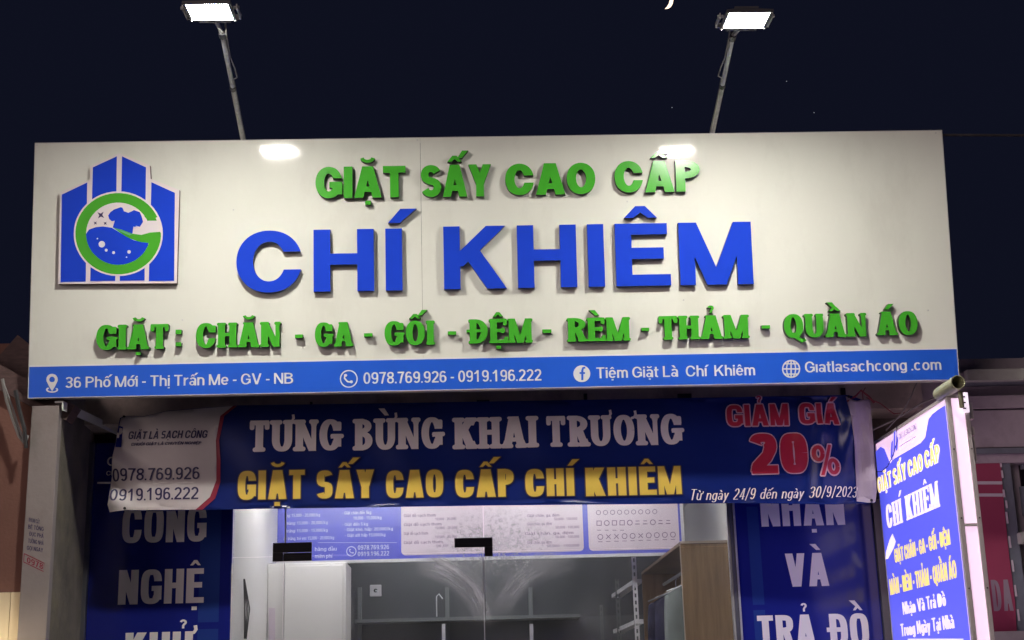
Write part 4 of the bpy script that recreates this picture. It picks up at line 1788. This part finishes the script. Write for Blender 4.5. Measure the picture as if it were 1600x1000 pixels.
# ------------------------------------------------------------------ banner
YBN = 7.72
BF = plane_y(YBN)


def bwave(u, v):
    d = .004 * math.sin(u * 3.1 + v * 2) + .0025 * math.sin(u * 9 + 1.3 * v)
    ul = BF.uv(190, 720)[0]
    ur = BF.uv(1360, 700)[0]
    e = min(1.15, max(0, 1 - (ur - u) / .62))
    e = e * e * (3 - 2 * min(e, 1))
    d += e * (.020 * math.sin(u * 21 + v * 4) + .010 * math.sin(u * 43 - v * 7 + 1) + .006 * math.sin(u * 12 + v * 30))
    e2 = max(0, 1 - (u - ul) / .30)
    d += e2 * e2 * .016 * math.sin(v * 30 + u * 22) + .004 * math.sin(u * 16 + v * 11) * math.sin(v * 9)
    vt_ = BF.uv(1340, 625)
    rr_ = math.hypot(u - vt_[0], v - vt_[1])
    an_ = math.atan2(v - vt_[1], u - vt_[0])
    d += .005 * math.sin(an_ * 12) * math.exp(-((rr_ - .28) / .2) ** 2)
    return d


def bwarp(u, v, w):
    return BF.P(u, v, w + bwave(u, v) + .03)


ban = thing('banner', 'blue grand opening banner hung under the sign, reading TƯNG BỪNG KHAI TRƯƠNG', 'banner', at(760, 795, YBN))
outl = [(190, 655), (200, 651), (228, 652), (262, 644), (320, 639), (372, 635), (560, 632), (760, 629), (1000, 625), (1200, 621), (1322, 620),
        (1345, 627), (1357, 626), (1360, 700), (1366, 770), (1366, 787), (1300, 790), (1150, 787), (1000, 789), (760, 791), (560, 794), (363, 797), (260, 800),
        (196, 800), (172, 803), (170, 790), (175, 745), (180, 700)]
O = [BF.uv(*p) for p in outl]


def inside(pt, poly):
    x, y = pt
    c = False
    j = len(poly) - 1
    for i in range(len(poly)):
        if (poly[i][1] > y) != (poly[j][1] > y) and x < (poly[j][0] - poly[i][0]) * (y - poly[i][1]) / (poly[j][1] - poly[i][1]) + poly[i][0]:
            c = not c
        j = i
    return c


def gridpts(poly, du, dv):
    xs = [p[0] for p in poly]
    ys = [p[1] for p in poly]
    out = []
    u = min(xs) + du
    while u < max(xs):
        v = min(ys) + dv
        while v < max(ys):
            if inside((u, v), poly):
                out.append((u, v))
            v += dv
        u += du
    return out


cl = solid('cloth', union([O], gridpts(O, .016, .024)), bwarp, 0, 0, [M['ban_blue']], ban, sides=False)
cl.data.polygons.foreach_set('use_smooth', [True] * len(cl.data.polygons))
# white left field with dark red edge
redp = [(192, 656), (200, 652.5), (228, 653), (262, 645), (320, 640), (372, 636), (352, 652), (344, 690), (346, 720), (346, 755), (338, 780), (318, 798), (196, 799), (173, 801), (171, 790), (176, 745), (181, 700)]
whp = [(192, 656), (200, 652.5), (228, 653), (262, 645), (320, 640), (366, 636), (346, 652), (339, 690), (340, 720), (340, 752), (330, 778), (308, 798), (196, 799), (173, 801), (171, 790), (176, 745), (181, 700)]
for nm, pp, mt, w in (('red_edge', redp, 'ban_red', .0045), ('white_field', whp, 'ban_white', .007)):
    q = [BF.uv(*p) for p in pp]
    f = solid(nm, union([q], gridpts(q, .016, .024)), bwarp, 0, w, [M[mt]], ban, sides=False)
    f.data.polygons.foreach_set('use_smooth', [True] * len(f.data.polygons))
hem = [(1318, 622), (1345, 628), (1357, 627), (1360, 700), (1366, 770), (1365, 786), (1338, 788), (1336, 740), (1332, 690), (1326, 650)]
q = [BF.uv(*p) for p in hem]
solid('folded_hem', union([q], gridpts(q, .015, .04)), bwarp, 0, .007, [M['ban_hem']], ban, sides=False)



def bw(txt, S, L, Rx, cap, m_, w=.008, g=0, yR=None, name='lettering'):
    write(BF, txt, S, L, Rx, cap, [m_], ban, w - .001, w, name, g=g, warp=bwarp, yR=yR)


bw('TƯNG', SERIF, (392, 708), 534, 49, M['ban_letter'], yR=706)
bw('BỪNG', SERIF, (553, 705), 692, 49, M['ban_letter'], yR=703)
bw('KHAI', SERIF, (711, 704), 838, 49, M['ban_letter'], yR=701)
bw('TRƯƠNG', SERIF, (855, 700), 1065, 48, M['ban_letter'], yR=697)
for txt, l, r_, yb, cap in (('GIẶT', 373, 477, 783, 45), ('SẤY', 496, 585, 781, 44), ('CAO', 604, 693, 780, 43), ('CẤP', 712, 803, 779, 43),
                            ('CHÍ', 821, 897, 778, 43), ('KHIÊM', 915, 1064, 777, 44)):
    bw(txt, COND, (l, yb), r_, cap, M['ban_yellow_edge'], .008, g=.035, name='letter_outline')
    bw(txt, COND, (l, yb), r_, cap, M['ban_yellow'], .0095)
for txt, l, r_, yb, cap in (('GIẢM', 1135, 1231, 668, 33), ('GIÁ', 1247, 1311, 665, 32)):
    bw(txt, REDS, (l, yb), r_, cap, M['ban_pink'], .008, g=.055, name='letter_outline')
    bw(txt, REDS, (l, yb), r_, cap, M['ban_crimson'], .0095)
TW = style(tv=.37, th=.20, ex=2.6, gap=.10, wx=1.32)
bw('20', TW, (1172, 742), 1262, 62, M['ban_pink'], .008, g=.028, name='letter_outline')
bw('20', TW, (1172, 742), 1262, 62, M['ban_crimson'], .0095)
PC = style(tv=.16, th=.13, ex=2.2)
bw('%', PC, (1268, 744), 1310, 46, M['ban_pink'], .008, g=.05, name='letter_outline')
bw('%', PC, (1268, 744), 1310, 46, M['ban_crimson'], .0095)
bw('Từ ngày 24/9 đến ngày 30/9/2023', SCRIPT, (1075, 782), 1338, 17, M['ban_letter'], .0095, yR=779)
bw('0978.769.926', STRIP, (177, 752), 314, 19, M['ink_navy'], .0105, yR=752)
bw('0919.196.222', STRIP, (175, 783), 312, 19, M['ink_navy'], .0105, yR=783)
bw('GIẶT LÀ SẠCH CÔNG', GRAF, (203, 688), 325, 12, M['ink_navy'], .0105, yR=687)
bw('CHUỖI GIẶT LÀ CHUYÊN NGHIỆP', GRAF, (207, 698), 316, 4.5, M['ink_navy'], .0105, yR=697)
flatp = [[BF.uv(*q) for q in p] for p in [[(189, 668), (196, 670), (191, 700), (182, 700), (184, 685)]]]
solid('emblem', union(flatp), bwarp, 0, .0105, [M['panel_blue']], ban, sides=False)
flatp = [[BF.uv(*q) for q in p] for p in [[(186, 678), (190, 680), (188, 686), (184, 686)]]]
solid('emblem_mark', union(flatp), bwarp, 0, .0125, [M['ban_letter']], ban, sides=False)
m = MB()
for px, py in ((1359, 783), (1322, 623), (196, 653), (198, 796)):
    u, v = BF.uv(px, py)
    c = bwarp(u, v, .006)
    m.tube([c, c + Vector((0, -.003, 0))], .008, 8)
m.each('eyelet', M['black'], ban)
# cord tying the banner's upper right corner
e0 = bwarp(*BF.uv(1345, 627), .008)
cd = MB()
hook = at(1352, 606, YF - .30)
cd.tube([e0 + Vector((-.09, 0, -.01)), e0 + Vector((-.04, -.01, .02)), e0 + Vector((-.01, -.01, .05)), e0 + Vector((.03, -.01, .015)), e0 + Vector((.06, 0, -.02))], .006, 6)
cd.tube([e0, e0 + Vector((0, 0, .04)), hook], .003, 6)
cd.tube([e0 + Vector((.02, 0, .01)), e0 + Vector((.10, .02, -.02)), e0 + Vector((.18, .05, -.075)), e0 + Vector((.26, .1, -.06))], .003, 6)
o = cd.build('tie_cord', M['rope_red'])
tag(o, 'dark red cord knotted round the upper right corner of the banner', 'cord')

# loose cables in the dark gap above the lightbox
g_ = MB()
g_.tube([at(1436, 590, 7.6), at(1424, 618, 7.62), at(1410, 645, 7.7), at(1385, 672, 7.9)], .004, 6)
g_.tube([at(1345, 680, 7.9), at(1400, 655, 7.8), at(1440, 630, 7.7), at(1500, 606, 7.6)], .006, 6)
o = g_.build('hanging_cable', M['cable_grey'])
tag(o, 'thin grey cables slung in the dark gap above the lightbox sign', 'cable')

# ------------------------------------------------------------------ lightbox sign on the right
YN = 6.62
n0 = at(1481, 640, YN)
XB = n0.x
LF = plane_x(XB)                      # u runs towards the camera
thick = at(1512, 640, YN).x - XB + .004
uN, vT = LF.uv(1481, 618)
uF = LF.uv(1366.5, 692)[0]
YFAR = -uF
vT = (LF.uv(1481, 618)[1] + LF.uv(1367, 691)[1]) / 2
lb = thing('lightbox_sign', 'glowing blue and pink double sided lightbox sign standing out beside the shop', 'sign', (XB + thick / 2, (YN + YFAR) / 2, .5))
VB = .75
fr = .016
YN_ = YN
m = MB()
m.box(XB + .003, XB + thick - .003, YN_ + .003, YFAR - .003, VB, vT - .002)
m.build('lamp_body', M['box_light'], lb)
m = MB()
for x0, x1 in ((XB - .003, XB + .020), (XB + thick - .020, XB + thick + .003)):
    m.box(x0, x1, YN_ - .004, YN_ + .020, VB - .01, vT + .006, bev=.002)
    m.box(x0, x1, YFAR - .02, YFAR + .004, VB - .01, vT + .006)
m.each('corner_profile', M['box_frame'], lb)
m = MB()
m.box(XB - .003, XB + .018, YN_ + .020, YFAR - .02, vT - .012, vT + .006)
m.box(XB + thick - .018, XB + thick + .003, YN_ + .020, YFAR - .02, vT - .012, vT + .006)
m.box(XB + .020, XB + thick - .020, YN_ - .004, YN_ + .016, vT - .012, vT + .006)
m.each('top_profile', M['box_frame'], lb)
zc = at(1520, 820, YN_).z
box('cross_bar', XB + .0205, XB + thick - .0205, YN_ - .004, YN_ + .0028, zc - .007, zc + .007, M['box_frame'], lb)
m = MB()
for pz_ in (702, 810, 920):
    z = at(1490, pz_, YN_).z
    m.tube([(XB + .007, YN_ - .004, z), (XB + .007, YN_ - .008, z)], .004, 6)
    m.tube([(XB + thick - .007, YN_ - .004, z), (XB + thick - .007, YN_ - .008, z)], .004, 6)
m.each('rivet', M['dark_steel'], lb)
# printed face (plane facing the shop's customers on the left)
LP = Frame((XB - .0005, 0, 0), (0, -1, 0), (0, 0, 1))
uf, un = uF + .02, -YN_ - .020
Lf = un - uf


def fu(f):
    return uf + Lf * f


hh = lambda px, py: LP.uv(px, py)[1]
v_ = {}
vtop = vT - .012
blue = [(fu(0), VB + .01), (fu(1), VB + .01), (fu(1), vtop - .10), (fu(.95), vtop - .12), (fu(.84), vtop - .26), (fu(.77), vtop - .31),
        (fu(.36), vtop - .31), (fu(.31), vtop - .28), (fu(.20), vtop - .11), (fu(.13), vtop - .09), (fu(0), vtop - .115)]
# blue field below a pale header with slanted shoulders, read off the near and far edges
hdr = [(1366.5, 1000), (1500, 1000)]
blue_px = [(1369, 706), (1377, 698), (1383, 701), (1392, 724), (1398, 717), (1440, 692), (1447, 683), (1452, 655), (1458, 647), (1467, 640)]
bl = [LP.uv(*p) for p in blue_px]
bl = [(uf, VB + .01), (un, VB + .01), (un, bl[-1][1])] + list(reversed(bl)) + [(uf, bl[0][1])]
face = solid('printed_face', union([bl]), lambda u, v, w: LP.P(u, v, w), 0, .0040, [M['box_blue']], lb, sides=False)


def lt(txt, S, p0, p1, cap, mt, g=0, w=.0055, name='lettering'):
    """p0, p1 pixel ends of the baseline on the face"""
    a_, b_ = LP.uv(*p0), LP.uv(*p1)
    hgt = LP.uv(p0[0], p0[1] - cap)[1] - a_[1]
    lay, tot = layout(txt, S, g)
    write_uv(LP, txt, S, a_[0], (a_[1] + b_[1]) / 2, b_[0] - a_[0], hgt, [mt], lb, w - .001, w, name, g=g)


lt('GIẶT SẤY CAO CẤP', BOXC, (1374, 771), (1471, 719), 24, M['box_white'], g=.05, name='letter_outline')
lt('GIẶT SẤY CAO CẤP', BOXC, (1374, 771), (1471, 719), 24, M['box_yellow'], w=.0068)
lt('CHÍ KHIÊM', style(tv=.24, th=.12, ex=2.2, gap=.10, wx=.8, serif=.05, sh=.09, space=.35), (1388, 827), (1470, 791), 38, M['box_white'])
lt('GIẶT CHĂN - GA - GỐI - ĐỆM', BOXC, (1400, 878), (1487, 851), 21, M['box_yellow'], g=.03)
lt('MÀN - RÈM - THẢM - QUẦN ÁO', BOXC, (1393, 930), (1497, 901), 24, M['box_yellow'], g=.03)
SB = style(tv=.18, th=.09, ex=2.1, gap=.08, wx=.85, serif=0, space=.3, xh=.66)
lt('Nhận Và Trả Đồ', SB, (1413, 961), (1480, 945), 19, M['box_white'], g=.02)
lt('Trong Ngày Tại Nhà', SB, (1410, 994), (1493, 981), 19, M['box_white'], g=.02)
flat(LP, [[(1386, 862), (1392, 842), (1396, 834), (1401, 846), (1398, 856), (1389, 873), (1385, 874)]], M['box_white'], lb, .0055, 'pointing_hand_print')
flat(LP, [rect(1420, 998, 1507, 1000.5)], M['box_white'], lb, .0055, 'rule_line')
# small tower emblem and shop name in the header
em = [[(1394, 692), (1397, 686), (1396, 722), (1393, 714)], [(1398, 676), (1401, 672), (1400, 704), (1397, 716)], [(1402, 680), (1405, 684), (1404, 702), (1401, 706)]]
flat(LP, em, M['box_blue'], lb, .0055, 'small_emblem')
lt('GIẶT LÀ SẠCH CÔNG', GRAF, (1406, 687), (1434, 671), 10, M['box_ink'])
flat(LP, [[(1407, 697), (1433, 681), (1433, 682.4), (1407, 698.4)]], M['box_ink'], lb, .0055, 'tagline_print')
# clips at the far side corner
m = MB()
q = at(1505, 645, YN_ + .06)
m.box(XB + thick + .003, XB + thick + .03, YN_ + .02, YN_ + .05, vT - .11, vT - .03)
m.box(XB + thick + .003, XB + thick + .022, YN_ + .01, YN_ + .05, vT - .19, vT - .15)
m.box(XB + thick + .003, XB + thick + .018, YN_ + .01, YN_ + .03, vT - .32, vT - .20)
m.each('side_clip', M['box_frame'], lb)
box('white_switch', XB + thick * .62, XB + thick * .98, YN_ - .022, YN_ - .0045, vT - .085, vT + .012, M['box_white'], lb, bev=.003)
m = MB()
for k in range(3):
    m.box(XB + thick * .66, XB + thick * .82, YN_ - .0235, YN_ - .0225, vT - .07 + k * .028, vT - .063 + k * .028)
m.each('switch_mark', M['dark_print'], lb)
mm_ = MB()
mm_.box(XB + .03, XB + thick - .03, YFAR + .004, YF + .02, 1.2, 1.24)
mm_.box(XB + .03, XB + thick - .03, YFAR + .004, YF + .02, vT - .3, vT - .26)
mm_.each('wall_bracket', M['dark_steel'], lb)
# a thin black wire across the face
wv = [(1404, 664), (1404.5, 690), (1398, 712), (1390, 728), (1380, 737), (1369, 737)]
w3 = MB()
w3.tube([LP.P(*LP.uv(*p), .010) for p in wv], .0022, 5)
o = w3.build('loose_wire', M['rubber'])
tag(o, 'thin black wire hanging across the upper part of the lightbox face', 'wire')

# pvc pipe over the lightbox
pp0 = at(1497, 597, 6.45)
pp1 = Vector((pp0.x + .00, 7.25, pp0.z - .01))
pipe = thing('drain_pipe', 'cream plastic pipe end poking out at the sign corner above the lightbox', 'pipe', pp0)
m = MB()
N_ = 20
ro, ri = .034, .030
V, Fc = [], []
for (y, r_) in ((6.45, ro), (6.72, ro)):
    for k in range(N_):
        a = 2 * math.pi * k / N_
        V.append((pp0.x + r_ * math.cos(a), y, pp0.z + r_ * math.sin(a)))
for (y, r_) in ((6.45, ri), (6.72, ri)):
    for k in range(N_):
        a = 2 * math.pi * k / N_
        V.append((pp0.x + r_ * math.cos(a), y, pp0.z + r_ * math.sin(a)))
for k in range(N_):
    k2 = (k + 1) % N_
    Fc += [(k, k2, N_ + k2, N_ + k), (2 * N_ + k2, 2 * N_ + k, 3 * N_ + k, 3 * N_ + k2), (k2, k, 2 * N_ + k, 2 * N_ + k2), (N_ + k, N_ + k2, 3 * N_ + k2, 3 * N_ + k)]
mesh('pipe_body', V, Fc, M['pvc'], pipe, smooth=False)
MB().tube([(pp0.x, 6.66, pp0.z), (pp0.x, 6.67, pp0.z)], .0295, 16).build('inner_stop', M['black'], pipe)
q = at(1492, 622, 6.60)
MB().tube([(q.x, 6.52, pp0.z - .032), (q.x, 6.52, pp0.z - .11)], .012, 12).build('clamp_stem', M['pvc'], pipe)

# ------------------------------------------------------------------ left pillar and neighbour
YPL = 7.33
xl = at(38, 820, YPL).x
xr = at(82, 820, YPL).x
ztp = at(60, 634, YPL).z
pil = thing('plaster_pillar', 'pale plastered pillar with stamped advert under the left end of the sign', 'pillar', ((xl + xr) / 2, YPL + .4, .13))
box('front_face', xl, xr, YPL, YPL + .06, .13, ztp, M['pillar'], pil, bev=.004)
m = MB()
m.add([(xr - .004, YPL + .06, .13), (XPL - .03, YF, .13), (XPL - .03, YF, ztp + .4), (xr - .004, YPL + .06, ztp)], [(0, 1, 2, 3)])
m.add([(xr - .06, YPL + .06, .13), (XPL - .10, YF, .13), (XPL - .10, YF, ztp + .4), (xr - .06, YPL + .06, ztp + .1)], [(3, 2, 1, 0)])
m.build('side_face', M['dark_wall'], pil)  # pillar side takes a dark wall colour that holds its shade
PFR = plane_y(YPL)
STMP = style(tv=.15, th=.13, ex=2.2, gap=.09, wx=.8, space=.3)
for k, (txt, xa, xb_, yy) in enumerate((('KHOAN CẮT', 45, 62, 815), ('BÊ TÔNG', 44, 68, 826), ('ĐỤC PHÁ', 46, 68, 837), ('TƯỜNG NHÀ', 44, 68, 848), ('GỌI NGAY', 42, 67, 859))):
    a_ = PFR.uv(xa, yy)
    b_ = PFR.uv(xb_, yy + 4)
    hgt = PFR.uv(xa, yy - 6.5)[1] - a_[1]
    sl = (b_[1] - a_[1]) / (b_[0] - a_[0])
    # stamped askew
    warp = lambda u, v, w, a_=a_, sl=sl: PFR.P(u, v + (u - a_[0]) * sl, w)
    write_uv(PFR, txt, STMP, a_[0], a_[1], b_[0] - a_[0], hgt, [M['ink_navy']], pil, 0, .0012, 'stamped_lettering', warp=warp)
fl = [(37, 866), (40, 866), (69, 888), (69, 892), (66, 893), (37, 872)]
fr_ = pen([(38, 865), (37, 878), (68, 893), (69, 880), (38, 865)], 1.3, 1.3)
flat(PFR, fr_, M['ban_red'], pil, .0012, 'stamped_frame')
a_ = PFR.uv(42, 879)
b_ = PFR.uv(67, 890)
sl = (b_[1] - a_[1]) / (b_[0] - a_[0])
write_uv(PFR, '0978', STMP, a_[0], a_[1], b_[0] - a_[0], PFR.uv(42, 870)[1] - a_[1], [M['ban_red']], pil, 0, .0012, 'stamped_lettering',
         warp=lambda u, v, w: PFR.P(u, v + (u - a_[0]) * sl, w))

YNB = 7.40
nb = thing('neighbour_house', 'salmon rendered house wall with cream boards below, left of the shop', 'house', (xl - 2, YNB, .13))
zcut = at(20, 925, YNB).z
ztop = at(20, 610, YNB).z
xe = xl + .02
box('wall', xl - 4, xe, YNB, YNB + .2, zcut, ztop + .02, M['salmon'], nb)
x = xe
k = 0
while x > xl - .9:
    wv_ = .085
    box('cream_board', x - wv_ + .003, x, YNB - .012, YNB + .1, .13, zcut - .002, M['cream'], nb)
    x -= wv_
    k += 1
# rising wall block with timber beams above
a_ = at(15, 542, YNB + .4)
b_ = at(15, 574, YNB + .4)
box('upper_block', xl - 4, a_.x, YNB + .4, YNB + .7, ztop, a_.z + .02, M['salmon'], nb)
m = MB()


def plank(p0, p1, w, d):
    p0, p1 = Vector(p0), Vector(p1)
    dr = (p1 - p0).normalized()
    up_ = Vector((0, -1, 0)).cross(dr).normalized()
    bk = Vector((0, d, 0))
    vs = [p0 + up_ * w, p1 + up_ * w, p1 - up_ * w, p0 - up_ * w]
    vs += [q + bk for q in vs]
    return vs, [(0, 1, 2, 3), (7, 6, 5, 4), (0, 4, 5, 1), (1, 5, 6, 2), (2, 6, 7, 3), (3, 7, 4, 0)]


for nm, p0, p1, w, d, mt in (('timber_beam', at(-60, 552, YNB - .02), at(110, 645, YNB - .02), .045, .12, 'brown_timber'),
                             ('timber_beam', at(-20, 592, YNB - .055), at(88, 650, YNB - .055), .018, .06, 'brown_timber'),
                             ('timber_beam', at(8, 545, YNB + .2), at(64, 590, YNB + .2), .10, .12, 'brown_timber')):
    m = MB()
    m.add(*plank(p0, p1, w, d))
    m.build(nm, M[mt], nb)
# strap hanging from the beam
m = MB()
m.tube([at(4, 592, YNB - .12), at(10, 625, YNB - .11), at(20, 655, YNB - .1), at(30, 682, YNB - .1), at(40, 696, YNB - .1), at(43, 680, YNB - .1)], .009, 6)
m.tube([at(6, 600, YNB - .12), at(18, 632, YNB - .11), at(28, 664, YNB - .1), at(38, 690, YNB - .1)], .006, 6)
o = m.build('hanging_strap', M['cable_grey'])
tag(o, 'looped grey strap hanging from the brown beam on the salmon wall', 'strap')
m = MB()
m.tube([at(24, 610, YNB - .14), at(30, 640, YNB - .13), at(38, 670, YNB - .13), at(41, 700, YNB - .12)], .011, 6)
o = m.build('dark_cable', M['rubber'])
tag(o, 'thick dark cable running down the salmon wall beside the pillar', 'cable')
# warm lamp of the neighbour, low under its own awning
wl = thing('wall_lamp', 'warm tube lamp fixed low in front of the cream boards', 'lamp', (xl - .45, YNB - .45, zcut - .32))
box('lamp_tray', xl - .75, xl - .15, YNB - .50, YNB - .40, zcut - .30, zcut - .285, M['lamp_housing'], wl)
MB().tube([(xl - .72, YNB - .45, zcut - .33), (xl - .18, YNB - .45, zcut - .33)], .014, 8).build('tube', M['warm_tube'], wl)
box('lamp_arm', xl - .47, xl - .43, YNB - .42, YNB - .012, zcut - .285, zcut - .27, M['lamp_housing'], wl)

# ------------------------------------------------------------------ right neighbour
YRN = 8.1
rn = thing('neighbour_shop', 'grey mauve neighbouring shop front with fascia, right of the lightbox', 'building', (3.9, YRN, .13))
RF = plane_y(YRN)
x0 = at(1395, 800, YRN).x


def rb(name, pxa, pya, pxb, pyb, d0, d1, m_, bev=0):
    a_ = RF.uv(pxa, pya)
    b_ = RF.uv(pxb, pyb)
    return box(name, a_[0], b_[0], YRN - d1, YRN - d0, b_[1], a_[1], M[m_], rn, bev=bev)


zf0 = at(1560, 577, YRN - .3)
rb('upper_wall', 1420, 590, 1900, 720, 0, .1, 'mauve')
box('fascia_board', at(1512, 590, YRN - .35).x, 6.5, YRN - .35, YRN - .30, at(1560, 594, YRN - .35).z, at(1560, 576, YRN - .35).z, M['fascia'], rn, bev=.003)
box('fascia_return', at(1518, 590, YRN - .30).x, 6.5, YRN - .2995, YRN - .05, at(1560, 592, YRN - .3).z, at(1560, 588, YRN - .3).z, M['slate'], rn)
box('lower_soffit', at(1500, 640, YRN - .12).x, 6.5, YRN - .16, YRN - .101, at(1560, 637, YRN - .16).z, at(1560, 618, YRN - .16).z, M['mauve'], rn)
box('dark_joint', at(1500, 640, YRN - .12).x, 6.5, YRN - .13, YRN - .101, at(1560, 640.5, YRN - .13).z, at(1560, 637, YRN - .13).z, M['black'], rn)
box('lower_panel', at(1480, 660, YRN - .1).x, 6.5, YRN - .125, YRN - .1005, at(1560, 699, YRN - .12).z, at(1560, 641, YRN - .12).z, M['mauve'], rn)
box('panel_foot', at(1480, 700, YRN - .1).x, 6.5, YRN - .14, YRN - .1005, at(1560, 708, YRN - .14).z, at(1560, 700, YRN - .14).z, M['slate'], rn)
rb('door_frame', 1568, 708, 1590, 1100, 0, .08, 'slate')
rb('door_frame', 1590, 712, 1900, 728, 0, .06, 'slate')
rb('window_glass', 1590, 728, 1900, 1100, .01, .02, 'dark_glass')
rb('window_bar', 1590, 762, 1900, 800, .0205, .05, 'slate')
rb('side_wall', 1380, 708, 1525, 1100, 0, .05, 'dark_wall')
box('grey_step', at(1592, 845, YRN - .1).x, 6.5, YRN - .14, YRN - .081, at(1600, 850, YRN - .1).z, at(1600, 833, YRN - .1).z, M['fascia'], rn)
m = MB()
m.box(x0 + .2, 6.5, YRN + .001, YRN + .2, .13, at(1560, 560, YRN).z)
m.build('structure_wall', M['mauve'], rn)
# pale awning corner above the fascia
aw = MB()
a0, a1, a2, a3 = at(1563, 574, YRN + .6), at(1600, 558, YRN + .6), at(1700, 556, YRN + .6), at(1700, 574, YRN + .6)
V = [a0, a1, a2, a3]
aw.add(V + [q + Vector((0, .5, 0)) for q in V], [(0, 3, 2, 1), (4, 5, 6, 7), (0, 1, 5, 4), (1, 2, 6, 5), (2, 3, 7, 6), (3, 0, 4, 7)])
o = aw.build('awning', M['awning'])
tag(o, 'pale sloping awning corner showing above the grey fascia at far right', 'awning')
# crimson sign with white dashes
YRS = YRN - .09
RS = plane_y(YRS)
cs = thing('crimson_sign', 'crimson shop sign with white edge dashes and letters DA, behind the lightbox', 'sign', at(1548, 900, YRS))
cr = [(1500, 709), (1563, 709), (1568, 780), (1576, 860), (1586, 940), (1592, 1040), (1500, 1040)]
solid('sheet', union([[RS.uv(*q) for q in cr]]), lambda u, v, w: RS.P(u, v, w), -.03, 0, [M['crimson']], cs)
flat(RS, [rect(1515, 752, 1566, 757), rect(1515, 771, 1567, 776)], M['dash'], cs, .0012, 'white_rule')
ds = []
for (xa, ya) in ((1561, 718), (1563.5, 735), (1566, 765), (1570, 782)):
    ds.append([(xa, ya), (xa + 3.4, ya), (xa + 5, ya + 12), (xa + 1.8, ya + 12)])
for (xa, ya) in ((1570.5, 800), (1575, 838), (1579.5, 875), (1584, 914), (1588.5, 952)):
    ds.append([(xa, ya), (xa + 3.2, ya), (xa + 5.6, ya + 18), (xa + 2.2, ya + 18)])
for d_ in ds:
    flat(RS, [d_], M['dash'], cs, .0012, 'white_dash')
flat(RS, [rect(1520, 706.5, 1561, 710)], M['dash'], cs, .0012, 'torn_top_edge')
DA = style(tv=.17, th=.10, ex=2.6, gap=.08, wx=.55)
write(RS, 'DA', DA, (1553, 955), 1584, 49, [M['grey_letter']], cs, 0, .0014)
rb('pale_sill', 1500, 990, 1900, 1040, .10, .16, 'fascia')
# thin rail at upper right
o = MB().tube([at(1470, 211, SY - .12), at(1700, 212, SY + .25)], .0075, 8).build('guy_rail', M['dark_steel'])
tag(o, 'thin dark rail running right from the top corner of the sign', 'rail')
